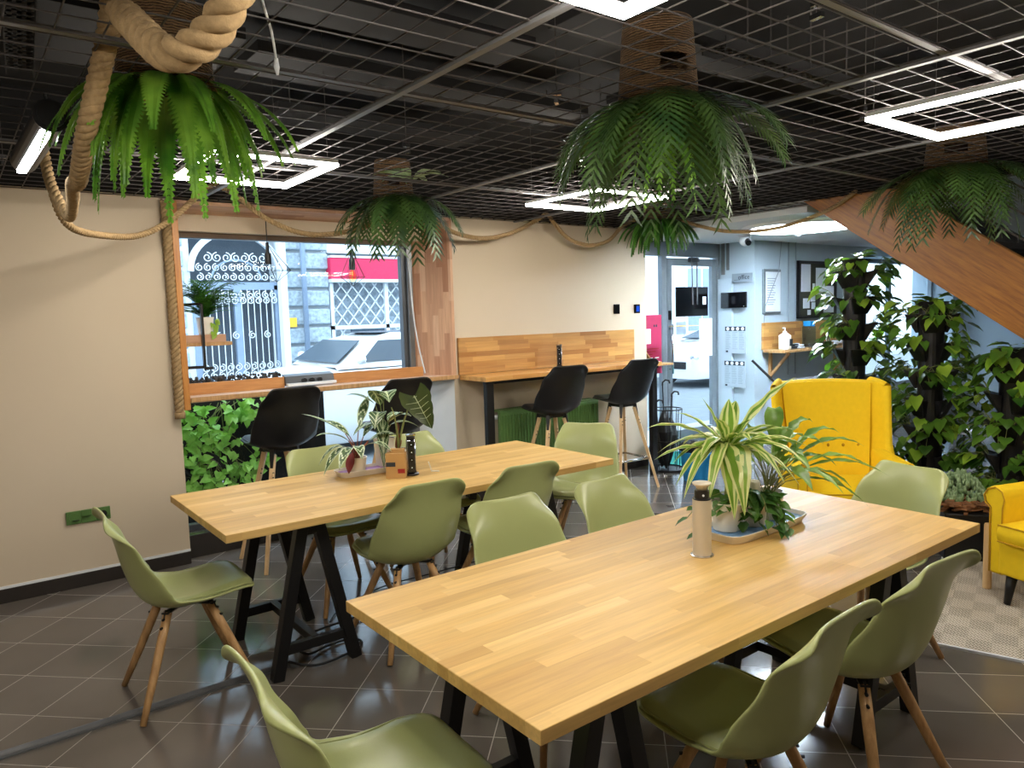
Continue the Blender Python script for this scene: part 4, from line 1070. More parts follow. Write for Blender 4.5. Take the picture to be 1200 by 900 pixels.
# grey green leaves lying on the mesh
t = thing('artificial_foliage', 'grey green artificial leaves resting on the mesh behind the small palm basket', 'plant', (2.35, 4.05, 2.44))
m = MB(); rn = random.Random(11)
for i in range(14):
    a = rn.uniform(0, 2*PI); q = V(math.cos(a), math.sin(a), .1); m.leaf(bez(q*.02, q*.12+V(0, 0, .06), q*.24), wl(.03), 8, 4, .3)
m.build('leaves', M['jade'], t, smooth=True)

# ================================================================== GARLAND ROPE
b = MB()
P = catmull([(.95, 1.38, 2.62), (.62, 1.60, 2.40), (.52, 1.72, 2.24), (.45, 1.80, 2.20), (.43, 1.98, 2.30), (.43, 2.25, 2.46), (.46, 2.42, 2.56), (.46, 2.53, 2.48), (.43, 2.60, 2.34), (.40, 2.66, 2.21), (.40, 2.9, 2.10), (.43, 3.25, 2.14), (.47, 3.62, 2.12), (.48, 3.86, 2.10), (.44, 4.0, 2.26), (.43, 4.1, 2.47)], 12)
rope(b, resample(P, .008), .036, .125, 8, rad=lambda t: .040 if t < .32 else .036-.012*min(1, (t-.32)*2))
tag(b.build('garland_rope', M['rope_old'], smooth=True), 'thick shaggy rope looping through the mesh ceiling at upper left', 'rope')
b = MB()
segs_ = [
 [(.43, 4.1, 2.47), (.45, 4.05, 2.22), (.52, 4.15, 2.09), (.72, 4.5, 2.09), (.95, 4.78, 2.13), (1.15, 4.9, 2.24), (1.35, 4.95, 2.42), (1.45, 4.95, 2.48), (1.58, 4.95, 2.42), (1.75, 4.93, 2.29), (2.0, 4.92, 2.20), (2.3, 4.92, 2.22), (2.65, 4.92, 2.34), (2.85, 4.92, 2.47), (3.0, 4.95, 2.40), (3.25, 5.0, 2.28), (3.55, 5.0, 2.235), (3.85, 5.0, 2.29), (4.15, 5.0, 2.42), (4.25, 5.0, 2.47), (4.32, 5.0, 2.41), (4.5, 5.0, 2.27), (4.75, 5.0, 2.22), (5.0, 5.0, 2.27), (5.2, 5.0, 2.42), (5.3, 4.9, 2.48)]]
rope(b, resample(catmull(segs_[0], 12), .009), .019, .068, 6)
tag(b.build('garland_rope', M['rope_old'], smooth=True), 'thin twisted rope hanging in swags along the top of the window wall', 'rope')
b = MB(); rope(b, resample(catmull([(5.45, 4.6, 2.48), (5.46, 4.4, 2.38), (5.48, 4.0, 2.27), (5.49, 3.55, 2.25), (5.46, 3.1, 2.33), (5.42, 2.85, 2.44)], 12), .009), .017, .062, 6)
tag(b.build('garland_rope', M['rope_old'], smooth=True), 'thin twisted rope swag below the mesh edge at the head of the stair beam', 'rope')
t = thing('ceiling_cable', 'thin white cable with a small plug dangling from the mesh at upper left', 'cable', (.80, 2.1, 2.42))
MB().tube(catmull([(.70, 1.98, 2.75), (.74, 2.03, 2.50), (.80, 2.12, 2.42), (.84, 2.2, 2.37)], 8), .0035, 6).build('cord', M['white_paint'], t, smooth=True, world=True)
MB().tube([(.84, 2.2, 2.375), (.842, 2.205, 2.352), (.845, 2.208, 2.33)], [.006, .009, .004], 8).build('plug', M['white_paint'], t, smooth=True, world=True)

# ================================================================== WINDOW PENDANTS AND HANGING PLANTER
def pendant(x, label, zs, bulb, tilt=0, sw=0):
    y = 5.30; t = thing('cage_pendant', label, 'pendant lamp', (x, y, zs), 0, 'wire cage pendants in the window')
    MB().tube([(0, 0, .1), (0, 0, 2.335-zs)], .0035, 6).build('cord', M['black_metal'], t)
    MB().tube([(0, 0, .03), (0, 0, .11)], [.014, .011], 12).tube([(0, 0, -.045), (0, 0, .035)], .023, 16).build('socket', M['black_plastic'], t, smooth=False)
    m = MB(); top = V(0, 0, .105); sx = sw
    ring = []
    for i in range(8):
        a = 2*PI*i/8+.2; p = V(.105*math.cos(a)+sx*.9, .06*math.sin(a), -.10+sx*.2); ring.append(p); m.tube([top, p], .0018, 4); m.tube([p, V(sx*.8, 0, -.17)], .0018, 4)
    for i in range(8): m.tube([ring[i], ring[(i+1) % 8]], .0018, 4)
    m.build('wire_cage', M['black_metal'], t)
    if bulb:
        MB().lathe([(.012, -.045), (.02, -.06), (.032, -.09), (.03, -.115), (.018, -.132), (0, -.138)], n=20).build('bulb', M['amber_glass'], t, smooth=True, label='amber glass bulb')
        MB().tube([(0, 0, -.05), (.006, 0, -.08), (-.006, 0, -.10), (0, 0, -.12)], .003, 5).build('filament', M['yel_print'], t)
pendant(1.88, 'black wire cage pendant lamp in the left half of the window', 2.06, False, sw=.07)
pendant(2.53, 'black wire cage pendant lamp with an amber bulb in the right half of the window', 2.03, True)
t = thing('hanging_shelf', 'black steel bracket with a small plank shelf hanging in the left of the window', 'shelf', (1.42, 5.36, 1.45))
MB().bar((1.40, 5.30, 1.30), (1.40, 5.30, 1.74), .016, .03).bar((1.40, 5.30, 1.74), (1.28, 5.40, 1.74), .016, .016).bar((1.40, 5.30, 1.31), (1.26, 5.34, 1.31), .02, .02).bar((1.26, 5.40, 1.3), (1.26, 5.40, 2.33), .01, .01).bar((1.40, 5.30, 1.30), (1.46, 5.33, 1.30), .02, .02).build('bracket', M['black_metal'], t, world=True)
MB().box(1.25, 1.60, 5.32, 5.43, 1.452, 1.478).build('plank', M['leg_wood'], t, bevel=.002, world=True)
MB().box(1.25, 1.56, 5.325, 5.425, 1.478, 1.53).build('crate', M['panel_x'], t, bevel=.002, world=True)
t = pot('potted_parlour_palm', 'bushy parlour palm in a cream pot on the little hanging shelf', 1.44, 5.375, 1.53, .042, .052, .12, sq=5)
m = MB(); rn = random.Random(5)
for i in range(64):
    a = rn.uniform(0, 2*PI); el = rn.uniform(.3, 1.3); q = V(math.cos(a), math.sin(a)*.35, 0); L = rn.uniform(.16, .32)
    p2 = V(0, 0, .12)+q*L+V(0, 0, L*el*.7); p2.y = max(-.12, min(.07, p2.y))
    frond(m, bez((0, 0, .11), V(0, 0, .12)+q*L*.3+V(0, 0, L*.9*el), p2), n=12, lmax=.075, wd=.011, ang=55, droop=.15)
for i in range(3):
    frond(m, bez((0, 0, .11), (.03*i, -.02, .40), (.06+.05*i, -.03, .38+.08*(i == 1))), n=18, lmax=.07, wd=.009, ang=50, droop=.2)
m.build('fronds', [M['fern_deep'], M['palm']], t)
m = MB()
for i in range(10): heart(m, (.045+rn.uniform(-.01, .03), -.05, .10-.012*i), V(rn.uniform(-.5, 1), -.3, -.6), V(0, -1, .3), .035, .018)
m.build('trailing_leaves', M['pothos_lime'], t, smooth=True)
# cable down the right of the window
tag(MB().tube(catmull([(3.10, 5.42, 2.1), (3.11, 5.41, 1.7), (3.13, 5.38, 1.4), (3.17, 5.35, 1.14)], 8), .006, 6).build('window_cable', M['white_paint'], smooth=True), 'white cable running down the right jamb of the window', 'cable')

# ================================================================== PLANT TOWERS
def plant_tower(label, x, y, levels, seed, z0=.30, rz=0):
    t = thing('planter_tower', label, 'planter', (x, y, 0), rz); rn = random.Random(seed)
    P_ = .205; top = z0+levels*P_
    MB().lathe([(.10, 0), (.13, .01), (.12, z0), (.085, z0+.02), (.085, top)], n=24).build('column', M['black_plastic'], t, smooth=False)
    for k in range(levels):
        z = z0+k*P_+.02; m = MB(); fo = MB(); st2 = MB()
        for j in range(3):
            a = 2*PI*j/3+(PI/3 if k % 2 else 0); q = V(math.cos(a), math.sin(a), 0); s = V(-q.y, q.x, 0)
            def pk(u, v):
                uu = (u*2-1); rr = .085+.085*v*(1-.35*uu*uu); return q*rr+s*uu*(.055+.055*v)+V(0, 0, z+v*.135)
            m.grid(pk, 8, 4); m.grid(lambda u, v: pk(u, 1)*(1-v)+(q*.08+s*(u*2-1)*.075+V(0, 0, z+.115))*v, 8, 1)
            for e in (0, 1): m.add([pk(e, 0), pk(e, .5), pk(e, 1), q*.07+s*(e*2-1)*.075+V(0, 0, z+.12), q*.07+s*(e*2-1)*.055+V(0, 0, z)], [(0, 1, 2, 3, 4)])
            for i in range(18):
                b0 = q*.13+s*rn.uniform(-.07, .07)+V(0, 0, z+.12); d = (q*rn.uniform(.4, 1.2)+s*rn.uniform(-1.2, 1.2)+V(0, 0, rn.uniform(-.7, .9))).normalized(); L = rn.uniform(.05, .17)
                e_ = b0+d*L+V(0, 0, .02); dr = V(d.x, d.y, -.6+rn.uniform(-.4, .4)).normalized()
                st2.tube([b0, b0.lerp(e_, .5)+V(0, 0, .02), e_], .0022, 4)
                heart(fo, e_, dr, V(d.x*.6+rn.uniform(-.3, .3), d.y*.6+rn.uniform(-.3, .3), 1), rn.uniform(.065, .125), rn.uniform(.034, .056), 1 if rn.random() < .25 else 0)
        tier = m.build('planter_tier', M['black_plastic'], t, smooth=False, solid=.004)
        fo.build('pothos', [M['pothos'], M['pothos_lime']], t, smooth=True); st2.build('stems', M['stem'], t)
    fo = MB()
    for i in range(14):
        a = rn.uniform(0, 2*PI); q = V(math.cos(a), math.sin(a), 0); heart(fo, q*.06+V(0, 0, top+rn.uniform(.0, .09)), V(q.x, q.y, rn.uniform(-.2, .6)).normalized(), V(0, 0, 1), rn.uniform(.07, .11), rn.uniform(.035, .05), 1 if i % 2 else 0)
    m = MB(); m.lathe([(.085, top-.02), (.115, top+.04), (.108, top+.04), (.08, top)], n=24); m.build('top_cup', M['black_plastic'], t)
    fo.build('crown_leaves', [M['pothos'], M['pothos_lime']], t, smooth=True)
    return t
plant_tower('tallest black planter tower full of pothos, directly behind the tall yellow armchair', 5.80, 3.05, 8, 1, .28)
plant_tower('middle black planter tower full of pothos between the two yellow armchairs', 5.72, 2.43, 6, 2, .34, .5)
plant_tower('shortest black planter tower of pothos at the right edge under the stair beam', 5.62, 1.86, 5, 3, .22, .9)
m = MB(); rn = random.Random(21)
# trough with succulents
t = thing('planter_trough', 'low black planter trough topped with bark chips beside the right yellow armchair', 'planter', (5.12, 1.98, 0), R(35))
MB().box(-.26, .26, -.14, .14, 0, .30).build('trough', M['black_plastic'], t, bevel=.01)
m = MB()
for i in range(110):
    m2 = (rn.uniform(-.25, .25), rn.uniform(-.13, .13), .31+rn.uniform(0, .05)); a = rn.uniform(0, PI); L = rn.uniform(.02, .05)
    m.bar(V(*m2)-V(math.cos(a), math.sin(a), rn.uniform(-.3, .3))*L, V(*m2)+V(math.cos(a), math.sin(a), rn.uniform(-.3, .3))*L, rn.uniform(.02, .045), .012)
m.build('bark_chips', M['bark'], t, bevel=.002)
t = thing('jade_plant', 'pale green jade succulent clump growing in the black trough', 'plant', (5.16, 2.01, .35))
m = MB()
for i in range(420):
    a = rn.uniform(0, 2*PI); r_ = rn.random()**.5; h_ = (1-r_*r_)*.15*rn.uniform(.6, 1.05); m.ico((math.cos(a)*r_*.21, math.sin(a)*r_*.16, h_), rn.uniform(.012, .02), sc=(.7, .7, 1.3), n=6, m=4)
m.build('leaves', M['jade'], t, smooth=True)
tag(MB().lathe([(.20, 0), (.24, .12), (.25, .24), (.235, .25), (.22, .23), (0, .22)], (4.98, 1.52, 0), 28).build('wicker_basket', M['basket'], smooth=True), 'dark wicker basket on the floor behind the right yellow armchair', 'basket')

# ================================================================== STAIR
t = thing('staircase', 'wooden stair with a wide oak veneered stringer sloping down to the right', 'staircase', (5.5, 2.0, 0))
def yz(y): return 2.4+(y-3.26)*.70
ya, yb = 3.42, -.1
m = MB()
lo = lambda y: 2.40+(y-3.26)*.70; hi = lambda y: lo(y)+.50
v = []
for x in (5.46, 5.52):
    v += [(x, 4.15, 3.0), (x, ya-.25, 2.98), (x, 2.72, 2.52), (x, yb, hi(yb)), (x, yb, lo(yb)), (x, 3.26, 2.40), (x, 3.36, 2.46), (x, 3.36, 3.0)]
n_ = 6
pts = [(3.36, lo(3.36)), (3.36, 2.94), (3.30, hi(3.30)), (yb, hi(yb)), (yb, max(0, lo(yb)))]
pts = [(3.30, lo(3.30)), (2.63, 2.425), (2.57, hi(2.57)), (-.1, hi(-.1)), (-.1, lo(-.1))]
m.add([(x, y, z) for x in (5.46, 5.52) for y, z in pts], [(0, 1, 2, 3, 4), (9, 8, 7, 6, 5)]+[(i, i+5, (i+1) % 5+5, (i+1) % 5) for i in range(5)])
m.build('stringer', M['beam'], t, bevel=.003, world=True)
m = MB(); m.add([(x, y, z) for x in (6.6, 6.65) for y, z in [(a, c-.05) for a, c in pts]], [(0, 1, 2, 3, 4), (9, 8, 7, 6, 5)]+[(i, i+5, (i+1) % 5+5, (i+1) % 5) for i in range(5)])
m.build('rear_stringer', M['black_metal'], t, world=True)
for k in range(10):
    y = 2.4-k*.25; z = hi(y)-.12
    MB().box(5.52, 6.6, y-.14, y+.14, z-.04, z).build('tread', M['dark_board'], t, bevel=.003, world=True)
m = MB()
for o in (.10, .26, .42): m.bar((5.56, 2.5, hi(2.5)+o), (5.56, -.1, hi(-.1)+o), .012, .012)
m.build('handrail_wires', M['wire'], t, world=True)

# ================================================================== ENTRANCE ITEMS
t = thing('hanging_blackboard', 'black square board with a small label hanging on two cords inside the glass door', 'sign', (6.76, 5.44, 1.5))
MB().box(6.48, 7.03, 5.435, 5.455, 1.53, 1.86).build('board', M['screen'], t, bevel=.003, world=True)
MB().tube([(6.75, 5.43, 1.66), (6.74, 5.43, 2.2)], .008, 6).tube([(6.83, 5.43, 1.66), (6.83, 5.43, 2.2)], .008, 6).build('cord', M['barmetal'], t, world=True)
MB().box(6.93, 6.99, 5.432, 5.436, 1.66, 1.75).build('label_sticker', M['paper'], t, world=True)
MB().box(6.71, 6.86, 5.42, 5.46, 2.14, 2.19).build('mount', M['dark_alu'], t, world=True)
tag(MB().box(6.92, 7.15, 5.47, 5.478, 1.06, 1.50).build('door_notice', M['paper']), 'pale notice sheet taped to the glass door below the hanging black board', 'notice')
tag(MB().box(6.52, 6.68, 5.47, 5.478, 1.33, 1.47).build('door_notice', M['greyink']), 'small blue grey notice on the left of the glass door', 'notice')
t = thing('pink_poster', 'magenta poster with a yellow patch standing in the side window by the door', 'poster', (6.0, 5.44, .94))
MB().box(5.78, 6.23, 5.44, 5.455, .92, 1.56).build('sheet', M['pink'], t, world=True, bevel=.002)
MB().box(5.85, 6.13, 5.437, 5.4405, 1.25, 1.42).build('yellow_patch', M['yel_print'], t, world=True)
MB().box(5.93, 6.05, 5.435, 5.4375, 1.25, 1.41).build('white_square', M['paper'], t, world=True)
MB().lathe([(.0, 0), (.045, 0), (.045, .003), (0, .003)], n=16).build('white_bubble', M['paper'], t); c = t.children[-1]; c.rotation_euler = (PI/2, 0, 0); c.location = (.14, -.004, .50)
m = MB()
for k in range(2): m.box(6.10+k*.035, 6.115+k*.035, 5.431, 5.4365, 1.43, 1.455)
m.build('dots', M['ink'], t, world=True)
m = MB()
for k in range(3): m.box(5.84, 6.18-.05*k, 5.438, 5.4405, 1.19-.03*k, 1.20-.03*k)
m.build('print_lines', M['red'], t, world=True)
m = MB()
for k in range(10): a = 5.95+.1*(k % 3)+.02*(k//3); m.box(a-.03, a+.03, 5.438, 5.4405, 1.09-.045*(k//3), 1.10-.045*(k//3))
m.build('print_marks', M['paper'], t, world=True)
# little wooden shelf seen against the poster
tag(MB().bar((5.76, 5.36, 1.05), (5.76, 5.36, 1.30), .03, .02, up=(1, 0, 0)).bar((5.75, 5.34, 1.03), (6.22, 5.34, 1.03), .14, .022).bar((5.78, 5.36, 1.26), (5.98, 5.36, 1.06), .04, .015).build('corner_shelf', M['leg_wood'], bevel=.002), 'narrow wooden corner shelf in front of the magenta poster', 'shelf')
# umbrella stand
t = thing('umbrella_stand', 'black wire umbrella stand on a round base by the end of the wall bar', 'umbrella stand', (5.70, 4.92, 0), 0)
MB().lathe([(.18, 0), (.18, .02), (.16, .025), (.16, .012), (0, .012)], n=30).build('base', M['black_metal'], t, smooth=False)
m = MB()
for z, r_ in ((.30, .13), (.62, .15)):
    m.tube([V(r_*math.cos(2*PI*i/24), r_*math.sin(2*PI*i/24), z) for i in range(25)], .006, 6)
for i in range(8): a = 2*PI*i/8; m.tube([V(.12*math.cos(a), .12*math.sin(a), .012), V(.13*math.cos(a), .13*math.sin(a), .3), V(.15*math.cos(a), .15*math.sin(a), .62)], .004, 5)
m.build('wire_cage', M['black_metal'], t)
def umbrella(label, x, y, z, tx, ty, L):
    t = thing('folded_umbrella', label, 'umbrella', (x, y, z)); tip = V(tx, ty, L)
    f = lambda k: tip*k
    m = MB(); m.tube([f(0), f(.1), f(.45), f(.62), f(.7)], [.008, .03, .085, .045, .012], 8); m.build('canopy', M['dark_cloth'], t)
    MB().tube([f(0), f(1)], .006, 6).build('shaft', M['black_metal'], t)
    c = f(1); MB().tube([c+V(.0, 0, 0), c+V(0, 0, .03), c+V(.02, -.02, .055), c+V(.045, -.045, .05), c+V(.05, -.05, .02)], .009, 8).build('handle', M['black_plastic'], t, smooth=True)
umbrella('folded black umbrella with a crook handle standing upright in the stand', 5.66, 4.90, .02, -.02, .02, .84)
umbrella('folded dark umbrella leaning right in the umbrella stand', 5.75, 4.95, .02, .12, .05, .70)
umbrella('folded dark umbrella leaning towards the window in the umbrella stand', 5.69, 4.98, .02, .03, .10, .62)
# bucket
t = thing('bucket', 'blue plastic bucket on the entrance floor behind the striped plant', 'bucket', (5.55, 4.42, 0))
MB().lathe([(.13, 0), (.16, .26), (.175, .26), (.175, .275), (.15, .275), (.12, .02), (0, .02)], n=32).build('tub', M['blue'], t, smooth=False)
MB().tube([V(.165*math.cos(a), .165*math.sin(a)*.3-.1, .26-.10*math.sin(a)) for a in [PI*i/16 for i in range(17)]], .004, 6).build('handle', M['chrome'], t)
m = MB(); rn = random.Random(8)
for i in range(9): m.ico((5.55+rn.uniform(-.1, .1), 4.42+rn.uniform(-.1, .1), .30+rn.uniform(0, .06)), rn.uniform(.05, .09), sc=(1, 1, .7))
tag(m.build('dark_bag', M['dark_cloth'], smooth=True), 'dark crumpled bag stuffed into the blue bucket', 'bag')
# tablet, posters, sign on the return wall (faces -X)
def wbox(b, y0, y1, z0, z1, x=7.262, d=.004): b.box(x-d, x, y0, y1, z0, z1); return b
t = thing('wall_tablet', 'black wall mounted tablet screen on the pillar right of the entrance door', 'tablet', (7.24, 5.24, 1.6))
wbox(MB(), 5.07, 5.41, 1.61, 1.79, d=.03).build('body', M['screen'], t, world=True, bevel=.004)
wbox(MB(), 5.09, 5.10, 1.625, 1.632, x=7.232, d=.001).build('indicator', M['paper'], t, world=True)
for (z0, z1, y1, lb) in ((1.085, 1.40, 5.37, 'upper information poster with four white circles on the pillar by the entrance'), (.69, 1.0, 5.38, 'lower information poster with four white circles on the pillar by the entrance')):
    y0 = y1-.29; t = thing('info_poster', lb, 'poster', (7.25, y0, z0))
    wbox(MB(), y0, y1, z0, z1, d=.008).build('sheet', M['poster_sheet'], t, world=True)
    wbox(MB(), y0+.01, y1-.005, z1-.055, z1-.005, x=7.254, d=.002).build('header_band', M['ink'], t, world=True)
    for k in range(4):
        MB().tube([(7.2525, y0+.045+k*.067, z1-.03), (7.2505, y0+.045+k*.067, z1-.03)], .021, 16).build('round_icon', M['paper'], t, world=True)
    m = MB(); rn = random.Random(int(z0*100))
    for c_ in range(3):
        for k in range(11):
            yy = y0+.02+c_*.09; m.box(7.2525, 7.254, yy+rn.uniform(0, .03), yy+.075, z1-.075-k*.019, z1-.069-k*.019)
    m.build('print_lines', M['greyink'], t, world=True)
    MB().box(7.2525, 7.254, y1-.045, y1-.015, z0+.012, z0+.032).build('logo_mark', M['ink'], t, world=True)
t = thing('wall_sign', 'small grey lettered sign above the wall tablet', 'sign', (7.25, 5.13, 1.93))
wbox(MB(), 5.0, 5.27, 1.905, 2.0, d=.008).build('plate', M['greyink'], t, world=True)
text('lettering', 'office', (7.2535, 5.11, 1.955), .07, M['ink'], t, rot=(PI/2, 0, -PI/2))
MB().box(7.2525, 7.254, 5.16, 5.24, 1.925, 1.93).build('underline', M['ink'], t, world=True)
# notice frame, board
t = thing('framed_notice', 'framed notice with lines of print on the pale wall beyond the pillar', 'notice', (7.6, 4.97, 1.5))
MB().box(7.44, 7.78, 4.975, 5.0, 1.53, 2.04).build('frame', M['alu'], t, bevel=.003, world=True)
MB().box(7.475, 7.765, 4.970, 4.976, 1.555, 2.01).build('sheet', M['paper'], t, world=True)
m = MB()
for k in range(12): m.box(7.50, 7.66-.02*(k % 3), 4.968, 4.9705, 1.93-k*.027, 1.938-k*.027)
m.build('print_lines', M['greyink'], t, world=True)
t = thing('notice_board', 'dark felt notice board with pinned sheets on the pale wall', 'notice board', (8.5, 4.97, 1.5))
MB().box(8.15, 8.98, 4.975, 5.0, 1.475, 2.14).build('board', M['cork'], t, bevel=.003, world=True)
MB().box(8.13, 8.17, 4.965, 5.0, 1.46, 2.15).box(8.13, 9.0, 4.965, 5.0, 2.12, 2.15).box(8.13, 9.0, 4.965, 5.0, 1.46, 1.485).box(8.965, 9.0, 4.965, 5.0, 1.46, 2.15).build('frame', M['black_plastic'], t, world=True)
for i, (a, c, d, e) in enumerate([(8.20, 8.40, 1.78, 2.11), (8.52, 8.74, 1.74, 2.07), (8.70, 8.93, 1.52, 1.85), (8.24, 8.38, 1.58, 1.70), (8.40, 8.50, 1.66, 1.76), (8.42, 8.50, 1.57, 1.65), (8.33, 8.40, 1.50, 1.56), (8.44, 8.49, 1.78, 1.88)]):
    tag(MB().box(a, c, 4.969-.001*i, 4.9745-.001*i, d, e).build('pinned_sheet', M['paper']), ['long sheet pinned at the upper left of the felt board', 'long sheet pinned at the upper middle of the felt board', 'sheet pinned at the lower right of the felt board', 'small sheet pinned at the lower left of the felt board', 'small card pinned at the middle of the felt board', 'small tilted card pinned low in the middle of the felt board', 'tiny card at the bottom of the felt board', 'tiny card between the two long sheets of the felt board'][i], 'paper')
m = MB()
for y in (7.95, 8.10): m.tube([(y, 4.985, .8), (y, 4.985, 2.36)], .008, 6)
m.tube([(7.80, 4.985, 2.36), (7.72, 4.965, 2.02), (7.45, 4.96, 1.62), (7.45, 4.985, 1.4)], .004, 5)
struct(m.build('trim_9', M['greyink']))
# wooden wall shelf and what stands on it
t = thing('wall_shelf', 'small wooden wall shelf with a plank back and bracket on the pale wall', 'shelf', (8.2, 4.98, 1.1))
MB().box(7.43, 9.2, 4.975, 5.0, 1.12, 1.43).build('back_board', M['bar_xz'], t, bevel=.002, world=True)
MB().box(7.43, 9.2, 4.70, 4.975, 1.09, 1.12).build('plank', M['leg_wood'], t, bevel=.002, world=True)
for x in (7.58, 9.0):
    MB().bar((x, 4.98, .78), (x, 4.98, 1.09), .04, .03, up=(0, 1, 0)).bar((x, 4.97, .82), (x, 4.74, 1.08), .035, .03).build('bracket', M['leg_wood'], t, bevel=.002, world=True)
t = thing('pump_bottle', 'white pump bottle with a label at the left end of the wall shelf', 'bottle', (7.62, 4.82, 1.12))
MB().lathe([(.055, 0), (.06, .01), (.06, .16), (.02, .19), (.018, .21)], n=20, sq=4).build('body', M['white'], t, smooth=False)
MB().tube([(0, 0, .20), (0, 0, .245), (-.04, 0, .245)], .008, 6).build('pump', M['white_paint'], t)
MB().box(.0, .062, -.062, -.0595, .04, .12).build('label_print', M['ink'], t)
t = thing('carafe', 'clear carafe with a blue lid in the middle of the wall shelf', 'carafe', (8.12, 4.82, 1.12))
MB().lathe([(.06, 0), (.075, .02), (.075, .24), (.06, .26)], n=24).build('vessel', M['clear'], t, smooth=True)
MB().lathe([(.065, .25), (.068, .31), (0, .31)], n=24).build('lid', M['blue'], t)
t = thing('steel_bottle', 'slim steel bottle with a black cap at the right of the carafe', 'bottle', (8.52, 4.82, 1.12))
MB().lathe([(.035, 0), (.037, .01), (.037, .17), (.02, .19)], n=20).build('body', M['chrome'], t, smooth=True)
MB().lathe([(.022, .185), (.022, .23), (0, .23)], n=16).build('cap', M['black_plastic'], t)
rn = random.Random(4)
for i, (x, mk, lb) in enumerate([(7.74, 'ink', 'dark bundle of pens on the wall shelf beside the pump bottle'), (7.85, 'paper', 'white folded papers on the wall shelf left of the carafe'), (8.34, 'black_plastic', 'black gadget lying on the wall shelf right of the carafe'), (8.72, 'paper', 'pale box at the right end of the wall shelf')]):
    m = MB()
    for k in range(4): m.bar((x-.06+rn.uniform(-.02, .02), 4.80+rn.uniform(-.05, .05), 1.135+k*.012), (x+.06, 4.80+rn.uniform(-.05, .05), 1.135+k*.012), .05, .014)
    tag(m.build('shelf_clutter', M[mk], bevel=.002), lb, 'clutter')
# wall radiator
t = thing('radiator', 'white panel radiator beneath the wooden wall shelf', 'radiator', (8.6, 4.93, .1))
MB().box(8.0, 9.6, 4.90, 4.96, .15, .75).build('panel', M['white_paint'], t, bevel=.01, world=True)
m = MB()
for i in range(36): m.box(8.03+i*.043, 8.045+i*.043, 4.892, 4.902, .19, .71)
m.build('ribs', M['white_paint'], t, world=True)
MB().tube([(8.0, 4.93, .7), (7.9, 4.93, .7), (7.9, 4.99, .7)], .015, 8).build('pipe', M['chrome'], t, world=True)
tag(MB().tube([(7.15, 4.93, 1.02), (7.773, 4.16, .005)], .014, 8).build('pole', M['rubber'], smooth=True), 'dark pole leaning near the pillar left of the wall shelf', 'pole')
t = thing('folding_chair', 'pale metal chair half hidden behind the planter towers', 'chair', (7.2, 2.9, 0), R(40))
MB().box(-.2, .2, -.2, .2, .43, .46).build('seat', M['white_paint'], t, bevel=.01)
for k in range(3): MB().box(-.2, .2, .2, .22, .55+k*.12, .61+k*.12).build('back_slat', M['white_paint'], t)
for sx in (-1, 1):
    for sy in (-1, 1): MB().tube([(sx*.19, sy*.2, 0), (sx*.19, sy*.2, .43 if sy < 0 else .92)], .012, 8).build('leg', M['chrome'], t)

# ================================================================== STREET
struct(MB().box(-12, 40, 5.62, 6.9, -.3, -.04).build('trim_10', M['pavement']))
struct(MB().box(-14, 45, 6.9, 12.9, -.5, -.22).build('trim_11', M['asphalt']))
struct(MB().box(-14, 45, 12.9, 14.0, -.4, -.08).build('trim_12', M['pavement']))
# facade across the street
FY = 14.0
t = thing('stone_building', 'pale rusticated stone facade across the street seen through the shop window', 'building', (6, FY, -.1))
b = MB(); b.box(-14, 3.55, FY, FY+.6, -.1, 9).box(5.15, 6.15, FY+.05, FY+.6, -.1, 9).box(3.55, 5.15, FY, FY+.6, 3.4, 9).box(6.15, 8.6, FY, FY+.6, 2.95, 9).box(8.6, 45, FY, FY+.6, -.1, 9)
b.build('wall', M['stone_white'], t, world=True)
b = MB(); rn = random.Random(2)
for (xa, xb_) in ((5.22, 6.15), (1.2, 3.45), (8.7, 12.0)):
    z = .1
    while z < 5.5:
        b.box(xa+.02, xb_-.02, FY-.09, FY+.05, z, z+.30); z += .36
b.build('rustic_stones', M['stone'], t, bevel=.03, world=True)
for k, x in enumerate((-1.5, 10.2, 13.4, 17.0, 20.6, 24.5)):
    f = MB().box(x, x+1.5, FY-.06, FY+.02, .9, 2.9).build('window', M['stone_white'], t, world=True)
    m = MB().box(x+.12, x+.70, FY-.075, FY-.055, 1.0, 2.8).box(x+.80, x+1.38, FY-.075, FY-.055, 1.0, 2.8); o = m.build('pane', M['gate_blue'], f); o.location = -t.location
MB().box(5.10, 5.22, FY-.25, FY-.05, -.1, 7).build('pilaster', M['stone_white'], t, world=True)
tag(MB().tube([(5.58, FY-.18, -.1), (5.58, FY-.18, 7)], .05, 12).build('drainpipe', M['gate_blue'], smooth=True), 'blue grey drainpipe running down the stone facade', 'drainpipe')
m = MB(); m.box(5.25, 5.42, FY-.11, FY-.09, 1.5, 1.68); tag(m.build('house_plaque', M['yel_print']), 'small yellowish plaque on the stone facade', 'plaque')
